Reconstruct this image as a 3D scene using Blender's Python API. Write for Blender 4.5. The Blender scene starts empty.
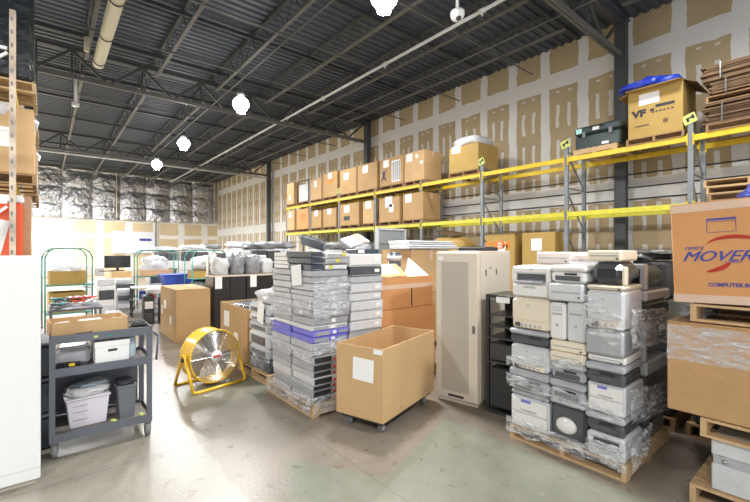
import bpy, bmesh, math, random
from mathutils import Vector, Matrix
random.seed(11)
C = bpy.context.scene.collection
sc = bpy.context.scene
PI = math.pi
R = math.radians

# ------------------------------------------------------------------ materials
def mat(name, col, rough=.6, metal=0., var=.10, scale=6., bump=0., bscale=30., coat=0., emit=0., spec=.5, alpha=1.):
    m = bpy.data.materials.new(name); m.use_nodes = True
    nt = m.node_tree; N = nt.nodes; L = nt.links
    b = N['Principled BSDF']
    b.inputs['Roughness'].default_value = rough
    b.inputs['Metallic'].default_value = metal
    b.inputs['Specular IOR Level'].default_value = spec
    b.inputs['Coat Weight'].default_value = coat
    b.inputs['Coat Roughness'].default_value = .15
    tc = N.new('ShaderNodeTexCoord')
    nz = N.new('ShaderNodeTexNoise'); nz.inputs['Scale'].default_value = scale; nz.inputs['Detail'].default_value = 4
    L.new(tc.outputs['Object'], nz.inputs['Vector'])
    mx = N.new('ShaderNodeMix'); mx.data_type = 'RGBA'
    mx.inputs['A'].default_value = tuple(c*(1-var) for c in col)+(1,)
    mx.inputs['B'].default_value = tuple(min(1, c*(1+var)) for c in col)+(1,)
    L.new(nz.outputs['Fac'], mx.inputs['Factor'])
    L.new(mx.outputs['Result'], b.inputs['Base Color'])
    if bump:
        n2 = N.new('ShaderNodeTexNoise'); n2.inputs['Scale'].default_value = bscale; n2.inputs['Detail'].default_value = 5
        n2.inputs['Distortion'].default_value = .6
        L.new(tc.outputs['Object'], n2.inputs['Vector'])
        bp = N.new('ShaderNodeBump'); bp.inputs['Strength'].default_value = bump; bp.inputs['Distance'].default_value = .03
        L.new(n2.outputs['Fac'], bp.inputs['Height']); L.new(bp.outputs['Normal'], b.inputs['Normal'])
    if emit:
        b.inputs['Emission Color'].default_value = tuple(col)+(1,); b.inputs['Emission Strength'].default_value = emit
    if alpha < 1: b.inputs['Alpha'].default_value = alpha
    return m

M = {}
M['card']   = mat('cardboard', (.47,.295,.13), .75, var=.14, scale=3)
M['card2']  = mat('cardboard_tan', (.57,.37,.18), .75, var=.12, scale=3)
M['card3']  = mat('cardboard_olive', (.46,.30,.085), .72, var=.15, scale=3)
M['cardo']  = mat('cardboard_orange', (.64,.31,.12), .7, var=.08, scale=3)
M['cardd']  = mat('cardboard_brown', (.17,.10,.05), .8, var=.35, scale=5)
M['cardwrap'] = mat('cardboard_under_film', (.50,.29,.13), .28, var=.14, scale=3, bump=.5, bscale=9, coat=.6)
M['tape']   = mat('packing_tape', (.70,.50,.38), .35, var=.08)
M['wood']   = mat('pallet_wood', (.56,.38,.20), .75, var=.3, scale=12)
M['woodd']  = mat('old_pallet_wood', (.33,.20,.10), .8, var=.35, scale=12)
M['paper']  = mat('white_paper', (.86,.86,.84), .6, var=.03)
M['ink']    = mat('black_ink', (.035,.035,.045), .6)
M['blueink']= mat('blue_ink', (.05,.06,.33), .55)
M['redink'] = mat('red_ink', (.75,.09,.06), .55)
M['orink']  = mat('orange_ink', (.80,.22,.03), .55)
M['steel']  = mat('grey_steel', (.16,.165,.17), .45, metal=.3, var=.15)
M['dsteel'] = mat('dark_steel', (.045,.05,.055), .5, metal=.2, var=.2)
M['joist']  = mat('joist_paint', (.055,.057,.056), .6, var=.25)
M['girder'] = mat('girder_paint', (.12,.118,.105), .55, var=.15)
M['column'] = mat('column_paint', (.055,.062,.065), .5, var=.15)
M['pipe']   = mat('white_pipe', (.62,.62,.60), .4, var=.06)
M['duct']   = mat('cream_duct', (.66,.60,.43), .5, var=.10)
M['yellow'] = mat('rack_yellow', (.78,.55,.03), .45, var=.22, scale=9)
M['yellow2']= mat('rack_yellow_green', (.66,.60,.05), .45, var=.25, scale=9)
M['post']   = mat('rack_upright_grey', (.24,.26,.27), .5, metal=.2, var=.2, scale=10)
M['rustpost']= mat('rusty_white_upright', (.60,.47,.36), .6, var=.75, scale=4)
M['sign']   = mat('lime_tag', (.60,.65,.18), .5)
M['white']  = mat('white_enamel', (.84,.84,.83), .35, var=.02, coat=.2)
M['cream']  = mat('cream_enamel', (.68,.60,.49), .4, var=.04, coat=.2)
M['creamd'] = mat('cream_mesh_door', (.47,.42,.35), .5, var=.12, scale=60)
M['black']  = mat('black_enamel', (.018,.018,.02), .35, var=.2, coat=.2)
M['blackm'] = mat('black_matte', (.03,.03,.032), .6, var=.2)
M['rackin'] = mat('black_rack_gear', (.05,.052,.055), .4, var=.3, scale=14)
M['fan']    = mat('fan_yellow', (.85,.52,.02), .32, var=.06, coat=.5)
M['chrome'] = mat('bright_wire', (.60,.60,.60), .28, metal=.8, var=.08)
M['blade']  = mat('blade_grey', (.33,.33,.33), .5, metal=.3, var=.12)
M['cart']   = mat('cart_slate_paint', (.125,.135,.16), .45, var=.12)
M['cartmat']= mat('cart_shelf_liner', (.21,.185,.165), .8, var=.3, scale=14)
M['rubber'] = mat('grey_rubber', (.22,.22,.22), .6, var=.15)
M['laptop'] = mat('silver_grey_plastic', (.50,.51,.53), .32, metal=.15, var=.16, scale=10, coat=.4, bump=.15, bscale=14)
M['laptop2']= mat('pale_silver_plastic', (.68,.69,.70), .28, metal=.15, var=.14, scale=10, coat=.4, bump=.15, bscale=14)
M['laptop3']= mat('mid_grey_plastic', (.38,.39,.41), .35, metal=.15, var=.16, scale=10, coat=.4)
M['navy']   = mat('dark_navy_plastic', (.03,.045,.065), .3, var=.2, coat=.4)
M['violet'] = mat('violet_blue_plastic', (.17,.17,.62), .3, var=.12, coat=.4)
M['prw']    = mat('white_printer_plastic', (.78,.76,.73), .3, var=.06, coat=.4, bump=.06, bscale=12)
M['prp']    = mat('pinkish_white_plastic', (.72,.63,.59), .35, var=.06, coat=.3)
M['prc']    = mat('cream_printer_plastic', (.78,.69,.54), .3, var=.05, coat=.4)
M['prg']    = mat('light_grey_printer_plastic', (.60,.61,.62), .28, var=.12, coat=.5, bump=.25, bscale=10)
M['prm']    = mat('mid_grey_printer_plastic', (.40,.41,.43), .26, var=.3, coat=.6, bump=.4, bscale=10)
M['prd']    = mat('dark_grey_plastic', (.075,.08,.09), .22, var=.4, coat=.4, bump=.4, bscale=10)
M['prgn']   = mat('green_grey_plastic', (.035,.045,.04), .3, var=.4, coat=.1, bump=.2, bscale=10)
M['prb']    = mat('brown_grey_plastic', (.075,.068,.058), .32, var=.5, coat=.1, bump=.4, bscale=10)
M['glassd'] = mat('dark_screen', (.02,.022,.025), .12, var=.1)
M['trunk']  = mat('dark_green_plastic', (.025,.045,.042), .4, var=.3)
M['bluetarp']= mat('blue_plastic_sheet', (.012,.035,.36), .4, var=.3, bump=.4, bscale=8)
M['teal']   = mat('teal_tube', (.04,.24,.22), .4, var=.1)
M['bluebin']= mat('blue_bin', (.03,.07,.38), .5, var=.1)
M['orange'] = mat('orange_red_plastic', (.86,.12,.035), .4, var=.1)
M['binw']   = mat('lilac_white_plastic', (.72,.69,.74), .5, var=.08)
M['binwaste']= mat('grey_waste_plastic', (.15,.16,.175), .5, var=.1)
M['blackbag']= mat('black_stretch_film', (.015,.018,.02), .2, var=.4, coat=.8, bump=.7, bscale=5)
M['bagw']   = mat('milky_plastic_bag', (.62,.62,.62), .2, var=.3, scale=9, coat=.6, bump=.7, bscale=9)
M['bagg']   = mat('grey_plastic_bag', (.26,.27,.28), .2, var=.5, scale=9, coat=.6, bump=.7, bscale=9)
M['brownpl']= mat('brown_leatherette', (.40,.15,.05), .5, var=.15)
M['board']  = mat('whiteboard', (.74,.76,.78), .3, var=.04)
M['chip']   = mat('orange_chipboard', (.62,.36,.20), .7, var=.2)
M['film']   = None

def make_film():
    m = bpy.data.materials.new('clear_stretch_film'); m.use_nodes = True
    nt = m.node_tree; N = nt.nodes; L = nt.links
    b = N['Principled BSDF']; b.inputs['Base Color'].default_value = (.85,.86,.88,1); b.inputs['Roughness'].default_value = .18
    tc = N.new('ShaderNodeTexCoord'); mp = N.new('ShaderNodeMapping'); mp.inputs['Scale'].default_value = (5,5,22)
    mp.inputs['Rotation'].default_value = (.35,0,0)
    nz = N.new('ShaderNodeTexNoise'); nz.inputs['Scale'].default_value = 1.6; nz.inputs['Detail'].default_value = 5; nz.inputs['Distortion'].default_value = .8
    L.new(tc.outputs['Object'], mp.inputs['Vector']); L.new(mp.outputs['Vector'], nz.inputs['Vector'])
    mr = N.new('ShaderNodeMapRange'); mr.inputs['From Min'].default_value = .45; mr.inputs['From Max'].default_value = .72
    mr.inputs['To Min'].default_value = .10; mr.inputs['To Max'].default_value = .62
    L.new(nz.outputs['Fac'], mr.inputs['Value']); L.new(mr.outputs['Result'], b.inputs['Alpha'])
    bp = N.new('ShaderNodeBump'); bp.inputs['Strength'].default_value = .8; bp.inputs['Distance'].default_value = .03
    L.new(nz.outputs['Fac'], bp.inputs['Height']); L.new(bp.outputs['Normal'], b.inputs['Normal'])
    return m
M['film'] = make_film()

def nodes_mat(name):
    m = bpy.data.materials.new(name); m.use_nodes = True
    nt = m.node_tree
    def mth(op, a, b=None, c=None):
        n = nt.nodes.new('ShaderNodeMath'); n.operation = op
        for i, v in enumerate((a, b, c)):
            if v is None: continue
            if isinstance(v, (int, float)): n.inputs[i].default_value = v
            else: nt.links.new(v, n.inputs[i])
        return n.outputs[0]
    def mix(f, A, B):
        n = nt.nodes.new('ShaderNodeMix'); n.data_type = 'RGBA'
        for k, v in (('Factor', f), ('A', A), ('B', B)):
            if isinstance(v, tuple): n.inputs[k].default_value = v+(1,)
            elif isinstance(v, (int, float)): n.inputs[k].default_value = v
            else: nt.links.new(v, n.inputs[k])
        return n.outputs['Result']
    def noise(vec, s, d=4, dist=0):
        n = nt.nodes.new('ShaderNodeTexNoise'); n.inputs['Scale'].default_value = s; n.inputs['Detail'].default_value = d
        n.inputs['Distortion'].default_value = dist
        nt.links.new(vec, n.inputs['Vector']); return n.outputs['Fac']
    tc = nt.nodes.new('ShaderNodeTexCoord'); sp = nt.nodes.new('ShaderNodeSeparateXYZ')
    nt.links.new(tc.outputs['Object'], sp.inputs[0])
    return m, nt, mth, mix, noise, tc.outputs['Object'], sp.outputs

def drywall(name, axis, pitch, y0, tan, white, bands, strips=True, hb=None):
    m, nt, mth, mix, noise, vec, xyz = nodes_mat(name)
    b = nt.nodes['Principled BSDF']; b.inputs['Roughness'].default_value = .8
    wob = mth('MULTIPLY', mth('SUBTRACT', noise(vec, 1.6, 2), .5), .14)
    y = mth('ADD', xyz[axis], wob); z = mth('ADD', xyz[2], mth('MULTIPLY', wob, 1.2))
    f = mth('FRACT', mth('DIVIDE', mth('SUBTRACT', y, y0), pitch))
    tanm = mth('MULTIPLY', mth('GREATER_THAN', f, .13), mth('LESS_THAN', f, .87))
    for (z0, z1) in bands:
        ins = mth('MULTIPLY', mth('GREATER_THAN', z, z0), mth('LESS_THAN', z, z1))
        tanm = mth('MULTIPLY', tanm, mth('SUBTRACT', 1, ins))
    if strips:
        s = mth('LESS_THAN', mth('ABSOLUTE', mth('SUBTRACT', mth('ABSOLUTE', mth('SUBTRACT', f, .5)), .15)), .045)
        zf = mth('FRACT', mth('DIVIDE', mth('SUBTRACT', z, .32), 1.05))
        s = mth('MULTIPLY', s, mth('LESS_THAN', mth('ABSOLUTE', mth('SUBTRACT', zf, .45)), .33))
        s = mth('MULTIPLY', s, mth('LESS_THAN', z, 6.8))
        tanm = mth('MULTIPLY', tanm, mth('SUBTRACT', 1, mth('MULTIPLY', s, .8)))
    tone = noise(vec, .8, 3)
    tcol = mix(tone, tuple(c*.85 for c in tan), tuple(c*1.15 for c in tan))
    wcol = mix(tone, tuple(c*.92 for c in white), tuple(min(1, c*1.06) for c in white))
    nt.links.new(mix(tanm, wcol, tcol), b.inputs['Base Color'])
    return m

def floor_mat():
    m, nt, mth, mix, noise, vec, xyz = nodes_mat('polished_concrete')
    b = nt.nodes['Principled BSDF']
    n1 = noise(vec, .9, 5, .4); n2 = noise(vec, 7, 6, .3); n3 = noise(vec, 35, 3)
    w = mth('MULTIPLY', mth('SUBTRACT', noise(vec, 3, 4), .5), .14)
    X, Y = mth('ADD', xyz[0], w), mth('ADD', xyz[1], w)
    # green sealed patches: straight edged areas left by an old coating
    dx_ = mth('SUBTRACT', X, 2.29)
    lim = mth('ADD', mth('MAXIMUM', mth('MULTIPLY', dx_, .35), mth('MULTIPLY', dx_, -1.73)), 2.67)
    a = mth('MULTIPLY', mth('LESS_THAN', Y, lim), mth('LESS_THAN', X, 3.72))
    c = mth('GREATER_THAN', X, mth('ADD', mth('MULTIPLY', mth('SUBTRACT', Y, 2.92), .5), 1.5))
    g1 = mth('MULTIPLY', a, c)
    g2 = mth('LESS_THAN', mth('ADD', mth('POWER', mth('SUBTRACT', X, 1.9), 2), mth('POWER', mth('SUBTRACT', Y, 5.7), 2)), .45)
    g = mth('MINIMUM', mth('ADD', g1, mth('MULTIPLY', g2, .8)), 1)
    lf = mth('MULTIPLY', mth('LESS_THAN', X, 1.25), .55)
    tan = mix(n2, (.17,.14,.105), (.31,.265,.205))
    grn = mix(n2, (.15,.158,.11), (.27,.272,.205))
    grn = mix(noise(vec, 1.7, 5, .8), mix(.45, grn, (.10,.10,.075)), mix(.25, grn, (.36,.36,.30)))
    pal = mix(n2, (.27,.255,.20), (.42,.40,.34))
    big = noise(vec, 1.3, 4, .5)
    tan = mix(big, mix(.5, tan, (.10,.085,.065)), mix(.25, tan, (.42,.38,.32)))
    col = mix(g, tan, grn); col = mix(lf, col, pal)
    spot = mth('GREATER_THAN', noise(vec, 9, 2), .74)
    scuff = mth('GREATER_THAN', noise(vec, 16, 5, 1.5), .66)
    col = mix(mth('MULTIPLY', spot, .35), col, (.10,.09,.075)); col = mix(mth('MULTIPLY', scuff, .28), col, (.42,.40,.35))
    # saw cut joints
    jx = mth('LESS_THAN', mth('ABSOLUTE', mth('SUBTRACT', mth('FRACT', mth('DIVIDE', xyz[0], 3.6)), .62)), .0016)
    jy = mth('LESS_THAN', mth('ABSOLUTE', mth('SUBTRACT', mth('FRACT', mth('DIVIDE', xyz[1], 3.6)), .22)), .0016)
    col = mix(mth('MULTIPLY', mth('MAXIMUM', jx, jy), .6), col, (.10,.09,.08))
    nt.links.new(col, b.inputs['Base Color'])
    r = mth('ADD', mth('MULTIPLY', n2, .22), .20)
    nt.links.new(r, b.inputs['Roughness'])
    bp = nt.nodes.new('ShaderNodeBump'); bp.inputs['Strength'].default_value = .12; bp.inputs['Distance'].default_value = .02
    nt.links.new(n3, bp.inputs['Height']); nt.links.new(bp.outputs['Normal'], b.inputs['Normal'])
    return m

def deck_mat():
    m, nt, mth, mix, noise, vec, xyz = nodes_mat('galvanised_roof_deck')
    b = nt.nodes['Principled BSDF']; b.inputs['Roughness'].default_value = .5; b.inputs['Metallic'].default_value = .25
    nt.links.new(mix(noise(vec, .35, 4), (.06,.073,.088), (.105,.122,.145)), b.inputs['Base Color'])
    return m

def foil_mat():
    m, nt, mth, mix, noise, vec, xyz = nodes_mat('silver_foil')
    b = nt.nodes['Principled BSDF']; b.inputs['Roughness'].default_value = .3; b.inputs['Metallic'].default_value = .85
    nt.links.new(mix(noise(vec, 1.2, 4), (.30,.30,.31), (.68,.68,.70)), b.inputs['Base Color'])
    bp = nt.nodes.new('ShaderNodeBump'); bp.inputs['Strength'].default_value = .6; bp.inputs['Distance'].default_value = .25
    nt.links.new(noise(vec, 2.6, 6, 1.2), bp.inputs['Height']); nt.links.new(bp.outputs['Normal'], b.inputs['Normal'])
    return m

# ------------------------------------------------------------------ mesh tools
class MB:
    def __init__(s): s.bm = bmesh.new(); s.M = Matrix.Identity(4)
    def at(s, x=0, y=0, z=0, rx=0, ry=0, rz=0):
        s.M = Matrix.Translation((x,y,z)) @ Matrix.Rotation(rz,4,'Z') @ Matrix.Rotation(ry,4,'Y') @ Matrix.Rotation(rx,4,'X'); return s
    def box(s, x0, x1, y0, y1, z0, z1, bev=0., seg=1):
        b = bmesh.new(); bmesh.ops.create_cube(b, size=1)
        bmesh.ops.scale(b, vec=(x1-x0, y1-y0, z1-z0), verts=b.verts)
        bmesh.ops.translate(b, vec=((x0+x1)/2, (y0+y1)/2, (z0+z1)/2), verts=b.verts)
        if bev:
            bev = min(bev, .45*min(abs(x1-x0), abs(y1-y0), abs(z1-z0)))
            bmesh.ops.bevel(b, geom=b.edges[:], offset=bev, segments=seg, affect='EDGES', profile=.5)
        return s._merge(b)
    def _merge(s, b):
        b.transform(s.M); me = bpy.data.meshes.new('t'); b.to_mesh(me); b.free(); s.bm.from_mesh(me); bpy.data.meshes.remove(me); return s
    def cyl(s, p0, p1, r, seg=12, r2=None, caps=True):
        p0, p1 = Vector(p0), Vector(p1); d = p1-p0
        b = bmesh.new(); bmesh.ops.create_cone(b, cap_ends=caps, segments=seg, radius1=r, radius2=r if r2 is None else r2, depth=d.length)
        q = Vector((0,0,1)).rotation_difference(d.normalized()).to_matrix().to_4x4()
        b.transform(Matrix.Translation((p0+p1)/2) @ q); return s._merge(b)
    def bar(s, p0, p1, w, h=None):                      # rectangular bar between two points
        p0, p1 = Vector(p0), Vector(p1); d = p1-p0; h = h or w
        b = bmesh.new(); bmesh.ops.create_cube(b, size=1); bmesh.ops.scale(b, vec=(w, h, d.length), verts=b.verts)
        zx = d.normalized(); up = Vector((0,0,1)) if abs(zx.z) < .95 else Vector((1,0,0))
        xx = zx.cross(up).normalized(); yy = zx.cross(xx).normalized()
        m = Matrix((xx, yy, zx)).transposed().to_4x4()
        b.transform(Matrix.Translation((p0+p1)/2) @ m); return s._merge(b)
    def tube(s, pts, r, seg=8):
        for a, c in zip(pts, pts[1:]): s.cyl(a, c, r, seg)
        for p in pts[1:-1]: s.sph(p, r, 8, 5)
        return s
    def sph(s, p, r, u=12, v=8, sc_=(1,1,1)):
        b = bmesh.new(); bmesh.ops.create_uvsphere(b, u_segments=u, v_segments=v, radius=r)
        bmesh.ops.scale(b, vec=sc_, verts=b.verts); bmesh.ops.translate(b, vec=p, verts=b.verts); return s._merge(b)
    def blob(s, p, size, amp=.18, seed=0, sub=3):         # crumpled lump, flat underside
        from mathutils import noise as nz
        b = bmesh.new(); bmesh.ops.create_icosphere(b, subdivisions=sub, radius=1)
        for v in b.verts:
            c = v.co.copy(); k = 1/ (max(abs(c.x),abs(c.y),abs(c.z))**.55)
            n = nz.noise(c*2.1+Vector((seed*7.3,seed,0))) + .5*nz.noise(c*5+Vector((seed,3,seed)))
            v.co = c*k*(1+amp*n)
            v.co.z = max(v.co.z, -.8)
            v.co = Vector((v.co.x*size[0]/2, v.co.y*size[1]/2, (v.co.z+.8)*size[2]/1.8))
        bmesh.ops.translate(b, vec=p, verts=b.verts); return s._merge(b)
    def prism(s, pts, y0, y1):                           # polygon in xz extruded along y
        b = bmesh.new(); f = [b.verts.new((x, y0, z)) for x, z in pts]; g = [b.verts.new((x, y1, z)) for x, z in pts]
        b.faces.new(f); b.faces.new(g[::-1]); n = len(pts)
        for i in range(n): b.faces.new((f[i], f[(i+1)%n], g[(i+1)%n], g[i]))
        bmesh.ops.recalc_face_normals(b, faces=b.faces); return s._merge(b)
    def grid(s, fn, nu, nv, thick=0):
        b = bmesh.new(); vs = [[b.verts.new(fn(i/nu, j/nv)) for j in range(nv+1)] for i in range(nu+1)]
        for i in range(nu):
            for j in range(nv): b.faces.new((vs[i][j], vs[i+1][j], vs[i+1][j+1], vs[i][j+1]))
        bmesh.ops.recalc_face_normals(b, faces=b.faces)
        if thick: bmesh.ops.solidify(b, geom=b.faces[:], thickness=thick)
        return s._merge(b)
    def build(s, name, m, parent=None, smooth=False):
        me = bpy.data.meshes.new(name); s.bm.to_mesh(me); s.bm.free()
        me.materials.append(m)
        if smooth:
            for p in me.polygons: p.use_smooth = True
        o = bpy.data.objects.new(name, me); C.objects.link(o)
        if parent is not None: o.parent = parent
        return o

def box(name, m, parent, *a, bev=0.): return MB().box(*a, bev=bev).build(name, m, parent)
def struct(o): o['kind'] = 'structure'; return o
def tag(o, label, cat, group=None, kind=None):
    o['label'] = label; o['category'] = cat
    if group: o['group'] = group
    if kind: o['kind'] = kind
    return o
def thing(name, label, cat, loc=(0,0,0), rz=0., group=None, rx=0., ry=0.):
    o = bpy.data.objects.new(name, None); C.objects.link(o); o.empty_display_size = .1
    o.location = loc; o.rotation_euler = (rx, ry, rz); return tag(o, label, cat, group)
def copy_tree(o, parent=None):
    c = o.copy(); C.objects.link(c)
    if parent is not None: c.parent = parent
    for ch in [x for x in o.children]: copy_tree(ch, c)
    return c
ORD = ['lowest','second','third','fourth','fifth','sixth','seventh','eighth','ninth','tenth','eleventh','twelfth','thirteenth',
       'fourteenth','fifteenth','sixteenth','seventeenth','eighteenth','nineteenth','twentieth','twenty-first','twenty-second',
       'twenty-third','twenty-fourth','twenty-fifth','twenty-sixth']
def nth(i, n, what):
    if i == n-1: return 'topmost of '+what
    return 'lowest of '+what if i == 0 else ORD[i]+' from the bottom of '+what

def text(s, size, m, parent, name, loc, rot, shear=0., ext=.001, align='LEFT', sx=1., bold=0.):
    cu = bpy.data.curves.new('t', 'FONT'); cu.body = s; cu.size = size; cu.shear = shear; cu.extrude = ext; cu.align_x = align; cu.offset = bold
    t = bpy.data.objects.new('t', cu); C.objects.link(t)
    bpy.context.view_layer.update()
    me = bpy.data.meshes.new_from_object(t.evaluated_get(bpy.context.evaluated_depsgraph_get()))
    bpy.data.objects.remove(t); me.name = name; me.materials.clear(); me.materials.append(m)
    me.transform(Matrix.Diagonal((sx,1,1,1)))
    o = bpy.data.objects.new(name, me); C.objects.link(o); o.parent = parent; o.location = loc; o.rotation_euler = rot
    return o
LF = (R(90), 0, R(-90))      # text upright, read from the -X side
FF = (R(90), 0, 0)           # text upright, read from the -Y side

# ------------------------------------------------------------------ setting
XW, YF, ZC = 11.9, 36.6, 8.12
struct(box('floor', floor_mat(), None, -9, XW+.2, -4, YF+.2, -.2, 0))
TAN, WH = (.44,.34,.20), (.72,.71,.68)
struct(box('wall_right', drywall('taped_drywall', 1, 1.12, 5.05, TAN, WH, [(6.9,7.38),(3.3,3.9),(0,.2)]), None, XW, XW+.2, -4, YF, 0, ZC+.1))
struct(box('wall_far', drywall('taped_partition', 0, 1.9, 1.3, (.66,.53,.33), (.86,.83,.76), [(3.0,3.3),(4.25,4.5)], strips=False), None, -9, XW, YF, YF+.2, 0, ZC+.1))
struct(box('wall_left', mat('block_wall', (.5,.48,.43), .8), None, -9.2, -9, -4, YF, 0, ZC+.1))
# corrugated roof deck, ribs running across the hall
def deck():
    mb = MB(); b = bmesh.new(); prof = []; y = -4; p = .24
    while y < YF:
        prof += [(y, 0), (y+.08, 0), (y+.10, .05), (y+.22, .05)]; y += p
    for (a, za), (c, zc) in zip(prof, prof[1:]):
        v = [b.verts.new(q) for q in ((-9,a,ZC+za),(XW,a,ZC+za),(XW,c,ZC+zc),(-9,c,ZC+zc))]; b.faces.new(v)
    bmesh.ops.remove_doubles(b, verts=b.verts, dist=1e-4)
    bmesh.ops.solidify(b, geom=b.faces[:], thickness=.01)
    mb._merge(b); mb.box(-9, XW, -4, YF, ZC+.09, ZC+.14)
    return struct(mb.build('ceiling', deck_mat()))
deck()

# silver insulation blanket on the upper far wall
def insul():
    x0, x1, z0, z1 = -6.0, 11.6, 4.42, 7.95
    from mathutils import noise as nz
    def fn(u, v):
        x = x0+(x1-x0)*u; z = z0+(z1-z0)*v
        p = abs(math.sin(PI*(x-x0)/1.75))**.5; q = abs(math.sin(PI*(z-z0)/1.2+.5))**.6
        bulge = .10+.30*p*(.55+.45*q) + .10*nz.noise(Vector((x*1.1, 0, z*1.6))) + .05*nz.noise(Vector((x*3.5, 2, z*3.5)))
        return (x, YF-max(.04, bulge), z)
    mb = MB().grid(fn, 260, 60)
    mb.box(x0, x1, YF-.05, YF-.01, z0, z1)
    o = mb.build('insulation_blanket', foil_mat(), None, smooth=True)
    tag(o, 'quilted silver foil insulation blanket hung on the upper part of the far wall', 'insulation')
insul()
tag(MB().bar((4.2,36.05,8.0),(4.2,36.05,4.5),.05).bar((10.1,36.05,8.0),(10.1,36.05,4.5),.05).build('batten', M['duct']),
    'pair of pale upright battens holding the foil insulation', 'batten')

# steel columns, girders, joists
COLY = [-6.8+0.1, 3.97, 14.65, 25.35]
cl = ['nearest', 'middle', 'farthest']
for i, y in enumerate(COLY[1:]):
    t = thing('steel_column', 'dark steel column by the right wall, %s of the three in sight' % cl[i], 'column', (11.62, y, 0), 0, 'columns along the right wall')
    MB().box(-.11,.11,-.13,-.115,0,8.0).box(-.11,.11,.115,.13,0,8.0).box(-.01,.01,-.115,.115,0,8.0).box(-.105,-.085,-.12,.12,0,8.0).build('shaft', M['column'], t)
    MB().box(-.18,.18,-.2,.2,0,.03).build('base_plate', M['column'], t)
    MB().box(-.16,.16,-.16,.16,7.99,8.02).build('cap_plate', M['column'], t)
for i, y in enumerate(COLY[1:]):
    t = thing('roof_girder', 'open web roof girder crossing the hall at the %s column' % cl[i], 'girder', (0, y, 0), 0, 'girders across the roof')
    MB().box(-8.9,11.45,-.07,-.01,7.02,7.13).box(-8.9,11.45,.01,.07,7.02,7.13).build('bottom_chord', M['girder'], t)
    MB().box(-8.9,11.75,-.08,.08,7.84,7.95).build('top_chord', M['joist'], t)
    w = MB(); x = 11.4; k = 0
    while x > -8.5:
        w.bar((x,0,7.88),(x-.9,0,7.08),.05,.07); w.bar((x-.9,0,7.08),(x-1.8,0,7.88),.05,.07); w.bar((x-1.8,0,7.88),(x-1.8,0,7.08),.04,.05); x -= 1.8
    w.build('web', M['joist'], t)
jx = [-4.5,-2.7,-.9,.9,2.7,4.5,6.3,8.1,9.9]
nm = ['ninth','eighth','seventh','sixth','fifth','fourth','third','second','first']
spans = [(-3.9,3.85,'over the near floor'),(4.1,14.5,'between the nearest and middle girders'),(14.8,25.2,'between the middle and farthest girders'),(25.5,36.0,'beyond the farthest girder')]
for a, c, w_ in spans:
    proto = None
    for i, x in enumerate(jx):
        if proto is None:
            proto = t = thing('roof_joist', '', 'joist', (x, a, 0)); n = 12; L_ = c-a
            MB().box(-.045,.045,0,L_,8.0,8.06).build('top_chord', M['joist'], t)
            MB().box(-.045,.045,.5,L_-.5,7.44,7.49).build('bottom_chord', M['girder'], t)
            wb = MB(); st = (L_-.4)/n
            for k in range(n):
                y = .2+k*st; wb.bar((0,y,8.02),(0,y+st/2,7.46),.02); wb.bar((0,y+st/2,7.46),(0,y+st,8.02),.02)
            wb.build('web', M['joist'], t)
        else:
            t = copy_tree(proto); t.location = (x, a, 0)
        t['label'] = 'open web roof joist %s, %s from the right wall' % (w_, nm[i]); t['group'] = 'joists under the roof deck'
pn = 0
yb = 2.1
bl = ['nearest','second','third','fourth','fifth','sixth','seventh','eighth','ninth','tenth','eleventh']
while yb < 34:
    if min(abs(yb-q) for q in COLY) > .5:
        o = MB().box(-8.9,11.5,yb-.045,yb+.045,7.9,7.99).build('roof_purlin', M['dsteel'])
        tag(o, 'dark roof beam tight under the metal deck, %s one counting away from the camera' % bl[pn], 'roof beam', 'dark beams under the deck'); pn += 1
    yb += 2.9
pn = 0
for yb in (1.2, 6.4, 9.2, 12.0, 17.2, 20.2, 22.9, 28, 31):
    o = MB().box(-8.9,11.55,yb-.015,yb+.015,7.41,7.44).build('joist_bridging', M['girder'])
    tag(o, 'thin steel bridging strip running across under the joists, %s one counting away from the camera' % bl[pn], 'bridging strip', 'bridging strips'); pn += 1

# pipes
def pipe(name, label, cat, pts, r, m):
    return tag(MB().tube(pts, r, 10).build(name, m, None, True), label, cat)
t = thing('sprinkler_pipe', 'long white sprinkler pipe running down the hall just under the joists', 'pipe', (7.3, 0, 7.2))
MB().cyl((0,-3.5,0),(0,33,0),.04,10).build('pipe', M['pipe'], t, True)
for y in (2,5.2,8.4,11.6,14.2,17.8,21,24.2): MB().cyl((0,y-.07,0),(0,y+.07,0),.058,10).cyl((0,y,0),(0,y,-.12),.018,6).build('coupling', M['pipe'], t, True)
t = thing('cross_pipe', 'thin pale pipe crossing the hall under the farthest girder', 'pipe', (0, 25.1, 6.85))
MB().cyl((-8,0,0),(11.4,0,0),.05,8).build('pipe', M['pipe'], t, True)
pipe('conduit', 'thin grey conduit over the row of high bay lamps', 'conduit', [(4.72,-3,7.33),(4.72,30,7.33)], .02, M['girder'])
pipe('conduit', 'grey conduit high by the right wall over the rack', 'conduit', [(9.0,-3,7.33),(9.0,33,7.33)], .02, M['girder'])
t = thing('air_duct', 'cream round air duct ending above the left side of the aisle', 'duct', (1.08, 12.6, 6.9))
MB().cyl((0,-13,0),(0,.1,0),.13,24).build('tube', M['duct'], t, True)
for y in (-9,-7,-5.2,-3.4,-1.7,-.15): MB().cyl((0,y-.02,0),(0,y+.02,0),.143,24).build('band', M['joist'], t, True)
for y in (-7,-1.7): MB().cyl((0,y,.18),(0,y,1.05),.01,6).build('hanger', M['joist'], t)
t = thing('duct_elbow', 'small cream pipe elbow beside the end of the air duct', 'pipe fitting', (.80, 12.2, 6.95))
MB().cyl((0,0,0),(0,0,.35),.06,12).cyl((0,0,.3),(0,.25,.42),.06,12).build('elbow', M['duct'], t, True)
MB().cyl((0,0,.42),(0,0,1.05),.012,6).build('rod', M['joist'], t)
t = thing('ceiling_sensor', 'white dome sensor hanging on a rod near the top of the photo', 'sensor', (5.9, 4.75, 6.35))
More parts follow.
